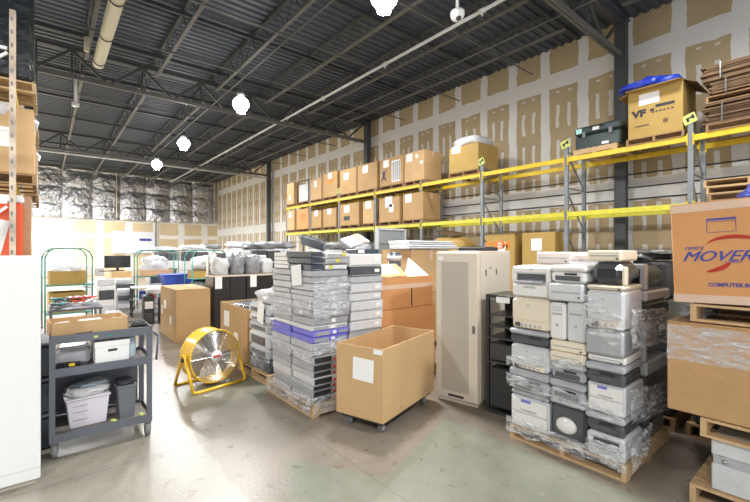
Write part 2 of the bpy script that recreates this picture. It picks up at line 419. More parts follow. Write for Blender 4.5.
MB().cyl((0,0,.02),(0,0,1.65),.03,10).build('rod', M['pipe'], t, True)
MB().sph((0,0,0),.12,16,10,(1,1,.7)).cyl((0,0,.02),(0,0,.09),.13,18).build('dome', M['white'], t, True)
MB().sph((-.03,-.05,-.06),.05,10,8).build('lens', M['ink'], t, True)
t = thing('hanging_tube', 'short white tube fixture hanging from a joist at the upper left', 'fixture', (.65, 13.8, 6.0))
MB().cyl((0,0,.1),(0,0,.75),.04,10).cyl((0,0,0),(0,0,.1),.09,14).build('tube', M['white'], t, True)
MB().cyl((0,0,.75),(.0,0,1.45),.01,6).build('rod', M['joist'], t)
for i, (z, w_) in enumerate(((4.0,'upper'),(3.66,'middle'),(3.35,'lower'))):
    tag(MB().cyl((11.86,-3,z),(11.86,22,z+.02),.016,8).build('wall_cable', M['dsteel'], None, True), 'dark cable run along the right wall behind the rack, %s one' % w_, 'cable', 'cables on the right wall')

# high bay lamps
bulb = mat('lamp_glow', (1.,.96,.95), emit=60)
lens = mat('lamp_lens', (1.,.97,.95), emit=25)
def lamp_proto(x, y, z):
    t = thing('high_bay_lamp', '', 'lamp', (x, y, z), 0, 'high bay lamps')
    MB().cyl((0,0,.22),(0,0,.42),.11,18).cyl((0,0,.42),(0,0,.45),.07,14).build('ballast_housing', M['steel'], t, True)
    MB().sph((0,0,.02),.23,24,14,(1,1,.9)).build('globe', lens, t, True)
    MB().cyl((0,0,-.225),(0,0,-.18),.12,20).build('bulb', bulb, t, True)
    MB().cyl((0,0,.45),(0,0,8.0-z-.02),.012,6).build('hanging_rod', M['steel'], t)
    return t
P = lamp_proto(4.45, 5.15, 6.3)
P['label'] = 'glowing high bay lamp cut by the top edge of the photo'
LAB = ['glowing high bay lamp at the left end of the middle girder', 'glowing high bay lamp, upper of the two small ones far down the hall',
       'glowing high bay lamp, lowest and farthest of those in the photo']
LPOS = [(4.45,11.6,6.3),(4.3,17.3,6.3),(4.3,22.3,6.3)]
for p, l in zip(LPOS, LAB):
    c = copy_tree(P); c.location = p; c['label'] = l
LE = 260
def spot(x, y, z, e, r=.35, col=(1,1,1)):
    l = bpy.data.lights.new('lamp_or_fill_light', 'AREA'); l.shape = 'DISK'; l.size = r*2; l.energy = e; l.color = col; l.spread = PI
    o = bpy.data.objects.new('lamp_or_fill_light', l); C.objects.link(o); o.location = (x, y, z)
for y in (-1.5,5.15,11.6,17.3,22.3): spot(4.4, y, 6.0, LE)
for y in (-1.5,5.15,11.6,17.3,22.3,28,33): spot(-3.9, y, 6.0, LE*(5.5 if y > 25 else 1.))
for y in (2.0,8.5,14.5,20): spot(8.6, y, 7.0, LE*.35)  # area lights along the rack, no fixtures built for them
spot(1, 30, 6.9, LE*3)  # added fill light, no lamp hangs here; brightens the far partition

# ------------------------------------------------------------------ pallets, cartons
def pallet(loc, w, d, rz=0., label='', group=None, m='wood', along='x'):
    """local origin at the corner, spans 0..w, 0..d, height .14"""
    t = thing('wooden_pallet', label, 'pallet', loc, rz, group); h = .14
    if along == 'x':
        dk = MB(); n = max(3, int(d/.14)); s = d/n
        for i in range(n): dk.box(0, w, i*s+.012, (i+1)*s-.012, h-.02, h)
        dk.build('deck', M[m], t)
        for x in (0, w/2-.02, w-.04): MB().box(x, x+.04, .005, d-.005, .02, h-.02).build('stringer', M[m], t)
        bt = MB()
        for y in (.0, d/2-.05, d-.1): bt.box(0, w, y, y+.1, 0, .02)
        bt.build('bottom_boards', M[m], t)
    else:
        dk = MB(); n = max(3, int(w/.14)); s = w/n
        for i in range(n): dk.box(i*s+.012, (i+1)*s-.012, 0, d, h-.02, h)
        dk.build('deck', M[m], t)
        for y in (0, d/2-.02, d-.04): MB().box(.005, w-.005, y, y+.04, .02, h-.02).build('stringer', M[m], t)
        bt = MB()
        for x in (.0, w/2-.05, w-.1): bt.box(x, x+.1, 0, d, 0, .02)
        bt.build('bottom_boards', M[m], t)
    return t

def carton(loc, w, d, h, rz=0., label='', group=None, m='card', papers=(), opened=False, tape=True, name='cardboard_box', ry=0., rx=0.):
    t = thing(name, label, 'box', loc, rz, group, rx=rx, ry=ry)
    if opened:
        k = .012
        b = MB().box(0,w,0,d,0,k).box(0,k,0,d,k,h).box(w-k,w,0,d,k,h).box(k,w-k,0,k,k,h).box(k,w-k,d-k,d,k,h)
        b.build('body', M[m], t)
    else:
        MB().box(0,w,0,d,0,h,bev=.008).build('body', M[m], t)
        for (x0,x1,y0,y1) in ((.0,w/2-.004,.0,d),(w/2+.004,w,.0,d)):
            MB().box(x0+.002,x1-.002,y0+.002,y1-.002,h,h+.008).build('top_flap', M[m], t)
        if tape: MB().box(w/2-.035,w/2+.035,-.003,d+.003,h+.008,h+.011).box(w/2-.035,w/2+.035,-.003,-.001,h-.2,h+.01).build('tape', M['tape'], t)
    for p in papers:
        f, u, z, pw, ph = p[:5]; mm = M[p[5]] if len(p) > 5 else M['paper']; tl = p[6] if len(p) > 6 else 0
        q = MB()
        if f == 'L': q.at(-.004, u, z, rx=tl).box(0,.003,-pw/2,pw/2,-ph/2,ph/2)
        else: q.at(u, -.004, z, ry=tl).box(-pw/2,pw/2,0,.003,-ph/2,ph/2)
        q.build('paper_label' if len(p) < 6 or p[5] == 'paper' else 'printed_mark', mm, t)
    return t

# ------------------------------------------------------------------ right pallet rack
XR, XB = 10.2, 11.2
PY = [2.2+2.53*k for k in range(-2, 8)]
ZL, ZU = 2.98, 4.36
t = thing('pallet_rack', 'long pallet rack along the right wall with yellow beams and grey uprights', 'rack', (0,0,0))
up = None
for y in PY:
    for x in (XR, XB):
        if up is None:
            q = MB().box(-.04,.04,-.045,-.035,0,4.72).box(-.04,.04,.035,.045,0,4.72).box(-.042,-.034,-.045,.045,0,4.72).box(-.06,.06,-.07,.07,0,.012)
            for k in range(30): q.box(-.046,-.041,-.012,.012,.3+k*.15,.34+k*.15)
            up = q.build('upright', M['post'], t); o = up
        else: o = up.copy(); C.objects.link(o)
        o.location = (x, y, 0)
br = None
for y in PY:
    if br is None:
        q = MB()
        for z in (.3,1.4,2.5,3.6,4.5): q.bar((XR+.04,0,z),(XB-.04,0,z),.03)
        for z in (.3,1.4,2.5,3.6): q.bar((XR+.04,0,z+(1.0 if z != 3.6 else .85)),(XB-.04,0,z+.05),.03)
        br = q.build('brace_ladder', M['post'], t); o = br
    else: o = br.copy(); C.objects.link(o)
    o.location = (0, y, 0)
bm_ = {}
for zi, (z, mm) in enumerate(((ZL,'yellow2'),(ZU,'yellow'))):
    for x in (XR, XB):
        for a, c in zip(PY, PY[1:]):
            key = (zi, x)
            if key not in bm_:
                L_ = c-a-.09; xo = -.03 if x == XR else 0
                q = MB().box(xo-.03,xo+.02,.045,.045+L_,-.12,0,bev=.006).box(xo-.045,xo+.03,.042,.06,-.2,.04).box(xo-.045,xo+.03,.03+L_,.048+L_,-.2,.04)
                o = bm_[key] = q.build('beam', M[mm], t)
            else: o = bm_[key].copy(); C.objects.link(o)
            o.location = (x, a, z)
for i, y in enumerate(PY[1:8]):
    MB().at(XR-.05, y, 4.66, rx=R(-18)).box(-.008,.008,-.11,.11,-.06,.14).build('tag', M['sign'], t)
    MB().at(XR-.062, y, 4.68, rx=R(-18)).box(-.004,.004,-.08,-.04,0,.08).box(-.004,.004,.02,.06,-.03,.05).box(-.004,.004,-.06,.06,.02,.05).build('tag_mark', M['ink'], t)

def rack_load(z, y0, y1, x0, depth, h, label, group, plabel, **k):
    pallet((x0, y0, z+.001), depth, y1-y0, 0, plabel, 'pallets on the rack', 'woodd', 'y')
    return carton((x0+.01, y0+.01, z+.143), depth-.04, y1-y0-.02, h, 0, label, group, **k)
GU, GL = 'cardboard boxes on the upper rack shelf', 'cardboard boxes on the lower rack shelf'
U = [(19.0,19.8,1.12,'card2','slim pale brown box at the far end of the upper rack shelf',[('L',.4,.35,.2,.25)]),
     (16.32,17.3,.98,'card2','pale brown box right of the white wrapped crate, upper rack shelf',[('L',.5,.75,.25,.3)]),
     (14.95,16.12,1.12,'card','upper shelf box with a reddish stain under its label',[('L',.6,.95,.3,.3),('L',.55,.72,.6,.2,'orink')]),
     (13.5,14.75,1.05,'card','upper shelf box left of the plain square one, crooked white label',[('L',.75,.75,.35,.3)]),
     (12.15,13.45,1.06,'card','plain square upper shelf box over the dark middle column, centred label',[('L',.75,.85,.35,.3)]),
     (10.65,12.0,1.04,'card','upper shelf box with a blue mark and grey printed block',[('L',.95,.85,.32,.28)]),
     (9.6,10.6,1.02,'card2','upper shelf box with three small labels, last before the gap',[('L',.72,.85,.3,.28),('L',.35,.85,.12,.14),('L',.12,.6,.14,.1)])]
for (a,c,h,mm,lb,pp) in U:
    b = rack_load(ZU, a, c, 10.12, .95, h, lb, GU, 'pallet under the '+lb.split(',')[0], m=mm, papers=pp)
    if 'blue mark' in lb:
        MB().bar((-.005,1.2,.2),(-.005,.95,.6),.05,.004).bar((-.005,.95,.2),(-.005,1.15,.55),.05,.004).bar((-.005,1.1,.3),(-.005,1.1,.6),.05,.004).build('printed_mark', M['blueink'], b)
        MB().box(-.004,-.001,.15,.62,.1,.9).build('printed_block', M['paper'], b)
        for k in range(4): MB().box(-.006,-.004,.18+.11*k,.24+.11*k,.14,.86).build('printed_stripe', M['steel'], b)
# white wrapped crate
pallet((10.12,17.45,ZU+.001),1.05,1.3,0,'dark wooden pallet under the white wrapped crate','pallets on the rack','woodd','y')
t = thing('wrapped_crate','white film wrapped goods in a dark frame, far end of the upper shelf','crate',(10.14,17.5,ZU+.143))
MB().box(.06,.9,.06,1.14,.0,.95,bev=.06).build('load', M['bagw'], t)
MB().box(0,.05,0,.05,0,1.1).box(0,.05,1.15,1.2,0,1.1).box(0,.05,.05,1.15,1.05,1.1).box(.9,.95,0,.05,0,1.1).box(.9,.95,1.15,1.2,0,1.1).build('frame', M['cardd'], t)
Lw = [(18.95,19.8,1.1,'card2','slim box at the far end of the lower rack shelf',[('L',.45,.8,.28,.28)]),
      (17.5,18.75,1.05,'cardo','box with an orange blotch, second from the far end of the lower shelf',[('L',.5,.6,.55,.35,'orink')]),
      (16.3,17.25,.88,'card','shorter box with label at top, right of the orange blotched one, lower shelf',[('L',.45,.7,.3,.28)]),
      (15.05,16.15,.9,'card','lower shelf box left of the one with dark print',[('L',.55,.7,.35,.25)]),
      (13.35,14.75,.98,'card','large lower shelf box with dark print under its label',[('L',.85,.7,.4,.3),('L',.85,.3,.45,.18,'ink')]),
      (12.35,13.1,.96,'card2','narrow lower shelf box right of the one with dark print',[('L',.35,.75,.35,.3)]),
      (10.85,12.05,.98,'card','lower shelf box with a big ragged white label',[('L',.6,.75,.4,.4),('L',.45,.5,.25,.3)]),
      (9.65,10.7,1.0,'card','large lower shelf box nearest the camera, label at its upper left',[('L',.72,.78,.32,.3)])]
for (a,c,h,mm,lb,pp) in Lw:
    rack_load(ZL, a, c-.02, 10.12, .95, h-.06, lb, GL, 'pallet under the '+lb.split(',')[0], m=mm, papers=pp)
# film topped carton alone on the upper shelf
b = rack_load(ZU, 7.35, 8.5, 10.12, 1.08, .8, 'olive brown box with clear film bulging over its top, alone on the upper shelf', GU, 'wooden pallet under the film topped box on the upper rack shelf', m='card3', papers=[('L',.85,.72,.35,.22)], tape=False)
MB().blob((.52,.57,.812),(.98,1.1,.30),.12,3).build('film_cover', M['bagw'], b, True)
# dark green equipment case
pallet((10.15,3.55,ZU+.001),1.05,1.0,0,'pale low pallet under the dark green case','pallets on the rack','wood','x')
t = thing('equipment_case','dark green ribbed equipment case with two latches on the upper rack shelf','case',(10.25,3.52,ZU+.143),0)
MB().box(0,.75,0,1.02,0,.34,bev=.03).build('body', M['trunk'], t)
MB().box(-.02,.77,-.02,1.04,.35,.56,bev=.05).build('lid', M['trunk'], t)
for y in (.2,.8): MB().box(-.045,-.02,y-.04,y+.04,.27,.42,bev=.008).build('latch', M['steel'], t)
MB().tube([(-.03,.38,.50),(-.10,.38,.50),(-.10,.64,.50),(-.03,.64,.50)],.014).build('handle', M['blackm'], t)
MB().box(.3,.45,.35,.6,.561,.64,bev=.02).build('top_knob', M['blackm'], t)
MB().box(-.026,-.021,.85,.99,.40,.52).build('sticker', mat('aqua_sticker',(.45,.75,.72)), t)
MB().box(-.026,-.021,.45,.6,.42,.50).build('sticker', M['paper'], t)
MB().box(-.006,-.002,.25,.4,.05,.11).build('sticker', M['paper'], t)
# VF box with blue sheet
pallet((10.12,2.3,ZU+.001),1.1,1.06,0,'wooden pallet under the open box topped with blue sheeting','pallets on the rack','woodd','y')
t = carton((10.14,2.32,ZU+.143),1.02,1.0,1.04,0,'open brown box printed VF with blue plastic spilling over its top','cardboard boxes on the upper rack shelf',m='card3',opened=True,papers=[('L',.6,.82,.38,.24)])
MB().at(0,0,1.04,ry=R(-8)).box(-.2,0,.0,1.0,0,.01).build('flap', M['card3'], t)
MB().at(0,0,1.04,rx=R(28)).box(0,1.0,-.25,0,0,.01).build('flap', M['cardd'], t)
MB().at(0,1.0,1.04,rx=R(-20)).box(0,1.0,0,.2,0,.01).build('flap', M['card3'], t)
text('VF', .2, M['ink'], t, 'printed_text', (-.003,.92,.46), LF, sx=1.2, bold=.012)
MB().box(-.005,-.002,.14,.48,.59,.65).box(-.005,-.002,.5,.58,.53,.58).box(-.005,-.002,.60,.86,.24,.26).build('printed_mark', M['ink'], t)
for k in range(6): MB().box(-.005,-.002,.16+.07*k,.2+.07*k,.49,.52).build('printed_mark', M['ink'], t)
MB().cyl((-.004,.3,.27),(-.001,.3,.27),.05,14).build('printed_mark', M['cardd'], t)
tag(MB().at(10.62,2.85,5.40).blob((0,0,0),(.9,.95,.42),.3,9).blob((-.38,.25,.18),(.5,.8,.16),.35,4).build('plastic_sheet', M['bluetarp'], None, True),
    'crumpled bright blue plastic sheet stuffed into the open box on the top shelf', 'plastic sheet')
# flattened cardboard bundles at the right
yy = -.2
def bundle(z, h, w_, label, k):
    t = thing('cardboard_bundle', label, 'cardboard bundle', (10.15, .55, z), 0, 'flattened cardboard bundles at the right of the upper shelf')
    random.seed(k); q = MB(); n = int(h/.035)
    for i in range(n):
        dx, dy = random.uniform(-.05,.05), random.uniform(-.06,.06)
        q.box(dx+.02, dx+.98, dy, dy+w_, i*h/n, (i+.82)*h/n)
    q.build('sheets', M['cardd'], t)
    MB().box(-.065,-.06,w_*.8,w_*.8+.02,0,h).build('strap', M['steel' if k<3 else 'chrome'], t)
pallet((10.12,.5,ZU+.001),1.08,1.45,0,'dark pallet under the flattened cardboard bundles','pallets on the rack','woodd','y')
bundle(ZU+.145,.40,1.42,'lowest bundle of flattened brown boxes on the upper shelf',1)
pallet((10.12,.55,ZU+.55),1.08,1.4,0,'pallet between the lowest and middle flattened cardboard bundles','pallets on the rack','woodd','y')
bundle(ZU+.694,.30,1.35,'middle bundle of flattened brown boxes on the upper shelf',2)
bundle(ZU+1.0,.32,1.45,'topmost bundle of flattened brown boxes on the upper shelf',3)
# stacked empty pallets on the lower shelf, right
for i in range(3):
    pallet((10.1+.05*i,.55+.05*i,ZL+.002+i*.145),1.08,1.35,0,'empty wooden pallet above the big movers box, '+nth(i,3,'three'),'empty pallets on the lower shelf','wood' if i else 'woodd','y')

# floor level loads inside the rack
FG = 'boxes at floor level inside the rack'
base = [(7.95,9.45),(6.15,7.15),(5.0,5.95),(3.0,4.2),(10.0,11.6),(12.6,14.0),(15.1,16.6)]
bw = ['under the crumpled brown box','under the orange lettered box','under the plain olive box with a square label','behind the grey office machines','below the ragged label box','below the narrow lower shelf box','in the bay nearest the far end']
for (a,c),w_ in zip(base,bw):
    pallet((10.15,a,0),1.0,c-a,0,'floor pallet inside the rack '+w_,'floor pallets inside the rack','woodd','y')
    carton((10.17,a+.02,.142),.96,c-a-.04,1.2,0,'brown box standing inside the rack '+w_,FG,m='card')
t = carton((10.17,6.17,1.352),.96,.96,1.12,0,'olive box with orange letters half open on a stack inside the rack',FG,m='card3',opened=True,papers=[('L',.42,.78,.28,.28,'paper',R(12))])
text('OEM', .30, M['orink'], t, 'printed_text', (-.003,.93,.72), LF, sx=1.25, bold=.012)
MB().at(0,0,1.12,ry=R(12)).box(-.02,.5,0,.96,0,.012).build('flap', M['card3'], t)
MB().at(0,0,1.12,rx=R(14)).box(.05,.9,.0,.4,0,.012).build('flap', M['cardd'], t)
carton((10.17,5.02,1.352),.96,.92,1.14,0,'plain olive box with one square white label inside the rack',FG,m='card3',papers=[('L',.5,.82,.3,.32)])
t = thing('crumpled_box','crumpled brown cardboard box sagging on the pile inside the rack','box',(10.2,8.0,1.352))
MB().blob((.46,.7,0),(.95,1.5,1.15),.12,5).build('body', M['card3'], t, True)
MB().at(.1,.4,1.13,rx=R(10),ry=R(-8)).box(0,.7,0,.8,0,.012).build('flap', M['cardd'], t)
for (y, s, l) in ((10.2,1.0,'below the ragged label box'),(12.8,1.05,'below the narrow lower shelf box'),(15.3,1.0,'in the bay nearest the far end')):
    tag(MB().blob((10.65,y+.6,1.356),(.95,1.3,s),.2,int(y)).build('wrapped_bundle', M['bagg'], None, True), 'grey film wrapped bundle inside the rack '+l, 'wrapped bundle', 'wrapped bundles inside the rack')


# ------------------------------------------------------------------ left rack
ZLl, ZUl = 2.86, 4.06
t = thing('pallet_rack', 'rack at the left edge with a rusty white upright and yellow beams', 'rack', (0,0,0))
for y in (6.7,9.2,11.7):
    for x in (-.31,-1.35):
        MB().box(x-.03,x+.03,y-.045,y+.045,0,4.98).box(x-.045,x+.045,y-.07,y+.07,0,.012).build('upright', M['rustpost'], t)
    hl = MB()
    for k in range(30): hl.box(-.325,-.305,y-.0475,y-.0455,.2+k*.16,.25+k*.16)
    hl.build('slot_holes', M['rubber'], t)
    q = MB()
    for z in (.4,1.6,2.6,3.5,4.5): q.bar((-1.3,y,z),(-.36,y,z),.035); 
    for z in (.4,1.6,3.5): q.bar((-1.3,y,z),(-.36,y,z+.95),.03)
    q.build('brace_ladder', M['paper'], t)
for z in (ZLl, ZUl):
    for x in (-.31,-1.35):
        for a,c in ((6.7,9.2),(9.2,11.7)): MB().box(x-.03,x+.03,a+.05,c-.05,z-.12,z,bev=.006).build('beam', M['yellow'], t)
for (y,w_) in ((6.88,'nearest'),(9.4,'second')):
    pallet((-1.29,y,ZUl+.001),1.2,1.1,0,'pallet with pale boards on top of the left rack, '+w_+' bay','pallets on the left rack','wood','x')
    t = thing('wrapped_load','tall load in glossy black stretch film on the left rack, '+w_+' bay','wrapped load',(-1.29,y,ZUl+.146),0,'black wrapped loads on the left rack')
    MB().box(.02,1.18,.02,1.08,0,1.65,bev=.05).build('film', M['blackbag'], t)
    pallet((-1.29,y,ZLl+.001),1.2,1.1,0,'dark pallet under the film capped box on the left rack, '+w_+' bay','pallets on the left rack','woodd','x')
    t = carton((-1.27,y+.02,ZLl+.143),1.16,1.04,.84,0,'big tan box capped with white plastic film on the left rack, '+w_+' bay','film capped boxes on the left rack',m='card2',papers=[('F',.75,.45,.45,.25)],tape=False)
    MB().blob((.58,.52,.66),(1.24,1.14,.26),.05,2).build('film_cap', M['bagw'], t, True)
pallet((-1.36,6.9,0),1.2,1.1,0,'floor pallet under the brown load at the left edge',None,'woodd','x')
carton((-1.33,6.92,.143),1.14,1.05,1.40,0,'brown box standing on the floor pallet inside the left rack',m='card')
t = carton((-1.27,6.98,1.565),1.13,.96,1.15,0,'brown box behind the orange containers in the left rack',m='cardwrap',tape=False)
for i,(x,w_) in enumerate(((-.62,'right'),(-1.1,'left'))):
    t = thing('orange_container','orange red plastic container, %s of the two at the left edge above the white cabinet'%w_,'container',(x,6.765,1.555),0,'orange containers in the left rack')
    MB().box(0,.40,0,.2,0,1.05,bev=.02).build('body', M['orange'], t)
    MB().box(-.01,.41,-.01,.23,1.05,1.15,bev=.02).build('lid', M['paper'], t)
    MB().at(.14,-.006,.42,ry=R(12)).box(-.04,.06,0,.004,0,.42).build('label', M['paper'], t)
# white cabinet at left edge
t = thing('metal_cabinet','tall plain white metal cabinet cut by the left edge of the photo','cabinet',(-1.0,4.5,0))
MB().box(0,.97,0,.6,.04,1.957,bev=.008).build('body', M['white'], t)
MB().box(.03,.94,.03,.57,0,.04).build('plinth', M['creamd'], t)
MB().box(0,.97,-.004,-.001,.14,.145).build('seam', M['laptop2'], t)
for i in range(3):
    t = thing('storage_bin','dark blue bin behind the white cabinet, '+nth(i,3,'three'),'bin',(-.42,5.22,.002+.36*i),0,'dark blue bins')
    MB().box(0,.5,0,.6,0,.32,bev=.02).build('body', M['navy'], t); MB().box(-.015,.515,-.015,.615,.32,.352,bev=.01).build('rim', M['cart'], t)
# white sheet on the floor
tag(MB().at(-.02,3.2,.004,rz=R(12)).grid(lambda u,v:(-.16+.36*u,(-.12+.24*v)*(1-.5*u),.004+.02*math.sin(3*u)*v),10,8,.002).build('paper_sheet', M['paper']),'loose white sheet lying on the floor at the bottom left','paper')

# ------------------------------------------------------------------ grey utility cart
def cart():
    t = thing('utility_cart','slate grey three shelf utility cart on casters at the front left','cart',(.03,4.92,0),R(-1))
    W,D = .87,.58
    def tray(z, nm, lip=.05):
        MB().box(.0,W,0,.015,z-lip,z+.03).box(0,W,D-.015,D,z-lip,z+.03).box(0,.015,0,D,z-lip,z+.03).box(W-.015,W,0,D,z-lip,z+.03).build('shelf_lip', M['cart'], t)
        MB().box(.015,W-.015,.015,D-.015,z-.012,z).build(nm, M['cartmat'], t)
    tray(1.15,'top_shelf'); tray(.83,'middle_shelf'); tray(.20,'bottom_shelf')
    for x in (0,W-.045):
        for y in (0,D-.045): MB().box(x-.002,x+.047,y-.002,y+.047,.15,1.17,bev=.004).build('leg', M['cart'], t)
    MB().box(.04,W-.06,D-.012,D-.002,.235,.775).build('back_panel', M['cart'], t)
    MB().cyl((.36,D-.02,.70),(.36,D-.011,.70),.018,12).build('panel_hole', M['ink'], t)
    MB().at(.47,D-.02,.71,ry=R(35)).box(-.04,.05,0,.004,-.03,.05).build('sticker', M['paper'], t)
    for x,y in ((.04,.03),(W-.04,.03),(.04,D-.04),(W-.04,D-.04)):
        c = MB().box(x-.03,x+.03,y-.025,y+.025,.135,.15).box(x-.03,x-.024,y-.02,y+.03,.05,.14).box(x+.024,x+.03,y-.02,y+.03,.05,.14).build('caster', M['steel'], t)
        MB().cyl((x-.022,y+.01,.067),(x+.022,y+.01,.067),.065,20).build('wheel', M['rubber'], c, True)
        MB().cyl((x-.0235,y+.01,.067),(x+.0235,y+.01,.067),.03,12).build('hub', M['paper'], c, True)
    MB().tube([(W+.05,.05,.80),(W+.07,.05,1.06),(W+.07,.5,1.06),(W+.05,.5,.80)],.013).build('push_handle', M['cart'], t, True)
    for x,m_ in ((.35,'sign'),(.47,'teal')): MB().box(x,x+.035,-.003,-.001,1.125,1.145).build('sticker', M[m_], t)
    return t
cart()
ZT = 1.152
t = thing('cardboard_tray','long shallow cardboard tray on the top shelf of the grey cart','tray',(.04,5.0,ZT),R(4))
w,d,h=.66,.40,.14
MB().box(0,w,0,d,0,.008).box(0,.012,0,d,0,h).box(w-.012,w,0,d,0,h).box(0,w,0,.012,0,h).box(0,w,d-.012,d,0,h).build('body', M['card2'], t)
for (x,y,ww,dd,hh,m_,lb,rz) in ((.25,.1,.22,.2,.10,'paper','white plastic box in the cardboard tray',8),(.04,.12,.16,.06,.1,'laptop2','silver handset in the cardboard tray',30),(.5,.15,.13,.1,.1,'laptop3','grey gadget in the right of the cardboard tray',-15)):
    tt = thing('gadget',lb,'gadget',(.04+x,5.0+y+.02,ZT+.012),R(rz)); MB().box(0,ww,0,dd,0,hh,bev=.015).build('case', M[m_], tt); MB().box(.02,ww-.02,.01,dd-.01,hh,hh+.004).build('lid', M['paper'], tt)
t = thing('mouse_pad','small dark tangle of cable in front of the cardboard tray','cable',(.30,4.945,ZT)); t.name='cable_coil'
q=MB()
for k in range(26): a=k*.5; q.cyl((.05*math.cos(a)*1.3,.02*math.sin(a),.008+.001*k),(.05*math.cos(a+.5)*1.3,.02*math.sin(a+.5),.009+.001*k),.006,6)
q.build('wire', M['ink'], t, True)
t = thing('power_adapter','black rounded device at the right of the cart top shelf','device',(.73,5.12,ZT),R(-10))
MB().box(0,.15,0,.2,0,.05,bev=.02).build('body', M['blackm'], t); MB().tube([(.02,.02,.055),(.08,.06,.065),(.13,.02,.055)],.006).build('wire', M['ink'], t, True)
# mid shelf
t = thing('file_box','white archive box with a dark hand hole on the middle shelf of the grey cart','box',(.395,4.96,.832),R(1))
MB().box(0,.30,0,.38,0,.215,bev=.006).build('body', M['paper'], t); MB().box(-.006,.306,-.006,.386,.175,.235,bev=.004).build('lid', M['paper'], t)
MB().box(.11,.19,-.004,-.001,.125,.15,bev=.001).build('hand_hole', M['ink'], t)
t = thing('plastic_pouch','pale blue plastic pouch behind the white archive box','pouch',(.71,5.15,.832)); MB().blob((0.02,.05,0),(.10,.28,.25),.12,3).build('pouch', mat('pale_blue_film',(.62,.75,.82),.3), t, True)
t = thing('printer_unit','squat silver machine at the left of the cart middle shelf','machine',(.07,5.12,.832),R(-6))
MB().box(0,.29,0,.3,0,.17,bev=.03).build('body', M['laptop'], t); MB().box(.03,.26,.03,.25,.17,.19,bev=.01).build('lid', M['laptop2'], t)
t = thing('cable_coil','black cable coil with a yellow plug on the cart middle shelf','cable',(.18,5.02,.84)); q=MB()
for k in range(40): a=k*.45; rr=.07+.012*math.sin(k); q.cyl((rr*math.cos(a)*1.2,rr*math.sin(a)*.5,.004+.0012*k),(rr*math.cos(a+.45)*1.2,rr*math.sin(a+.45)*.5,.005+.0012*k),.007,6)
q.build('wire', M['ink'], t, True); MB().box(.0,.05,-.07,-.04,.02,.05,bev=.006).build('plug', M['yellow'], t)
# bottom shelf
t = thing('plastic_tote','white tote heaped with papers and plastic on the cart bottom shelf','tote',(.17,5.05,.202),R(3))
MB().prism([(.03,0),(.33,0),(.36,.27),(0,.27)],.02,.32).build('body', M['binw'], t); MB().box(-.015,.375,0,.34,.27,.295,bev=.01).build('rim', M['binw'], t)
for z in (.07,.15,.21): MB().box(.05,.17,.014,.019,z,z+.008).build('rib', M['prm'], t)
tag(MB().at(.35,5.22,.50).blob((0,0,0),(.36,.30,.08),.3,3).build('paper_heap', M['bagw'], None, True),'crumpled white and grey paper heaped in the white tote','paper')
tag(MB().at(.37,5.24,.582,rz=.3).blob((0,0,0),(.30,.22,.035),.5,8).build('plastic_bag', mat('blue_grey_film',(.42,.50,.55),.3,bump=.5), None, True),'blue grey plastic bag lying on the paper in the white tote','bag')
t = thing('waste_basket','narrow grey waste basket with a black liner on the cart bottom shelf','waste bin',(.60,5.03,.202),R(2))
MB().prism([(.02,0),(.15,0),(.17,.34),(0,.34)],.0,.24).build('body', M['binwaste'], t); MB().box(-.008,.178,-.008,.248,.32,.35,bev=.008).build('rim', M['binwaste'], t)
MB().blob((.085,.12,.35),(.17,.24,.05),.2,2).build('liner', M['ink'], t, True)
for x,lb in ((.555,'left'),(.81,'right')): 
    tag(MB().at(x,4.99,.203,rz=.4).box(-.02,.02,-.03,.03,0,.03,bev=.008).build('tennis_block', M['sign']),'small lime block on the cart bottom shelf, %s of the waste basket'%lb,'block').name='lime_block'

# ------------------------------------------------------------------ yellow drum fan
t = thing('drum_fan','yellow drum fan with wire grille on a tilting tube stand','fan',(1.93,6.24,0),R(11.5))
Rr, Dp, zc = .385,.30,.44
q = MB(); b = bmesh.new()
q.cyl((0,-Dp/2,zc),(0,Dp/2,zc),Rr,48,caps=False); q.cyl((0,-Dp/2+.01,zc),(0,Dp/2-.01,zc),Rr-.012,48,caps=False)
dr = q.build('drum', M['fan'], t, True)
for s in (-1,1):
    q = MB(); n=48
    for k in range(n):
        a,c=2*PI*k/n,2*PI*(k+1)/n; y=s*Dp/2
        q.cyl((Rr*math.cos(a),y,zc+Rr*math.sin(a)),(Rr*math.cos(c),y,zc+Rr*math.sin(c)),.011,6)
    q.build('rim', M['fan'], t, True)
    q = MB()
    for r_ in [.06+.03*j for j in range(11)]:
        for k in range(36):
            a,c=2*PI*k/36,2*PI*(k+1)/36; y=s*(Dp/2+.02*(1-(r_/Rr)**2))
            q.cyl((r_*math.cos(a),y,zc+r_*math.sin(a)),(r_*math.cos(c),y,zc+r_*math.sin(c)),.0032,4)
    for k in range(12):
        a=2*PI*k/12; q.cyl((.05*math.cos(a),s*(Dp/2+.02),zc+.05*math.sin(a)),(Rr*math.cos(a),s*Dp/2,zc+Rr*math.sin(a)),.003,4)
    g = q.build('grille', M['chrome'], t)
    if s==-1:
        MB().cyl((0,-Dp/2-.03,zc),(0,-Dp/2-.015,zc),.085,24).build('badge', M['paper'], g, True)
        MB().box(-.06,.06,-Dp/2-.035,-Dp/2-.031,zc-.018,zc+.018,bev=.004).build('badge_mark', M['redink'], g)
for k in range(3):
    a0 = PI/2+k*2*PI/3; q = MB()
    def fn(u,v,a0=a0):
        r_=.05+.30*u; a=a0+(v-.5)*(.75+.35*u); return (r_*math.cos(a), (v-.5)*.10*(1-.3*u), zc+r_*math.sin(a))
    q.grid(fn,8,8,.004).build('blade', M['blade'], t, True)
MB().cyl((0,-.08,zc),(0,.13,zc),.075,20).build('motor', M['blade'], t, True)
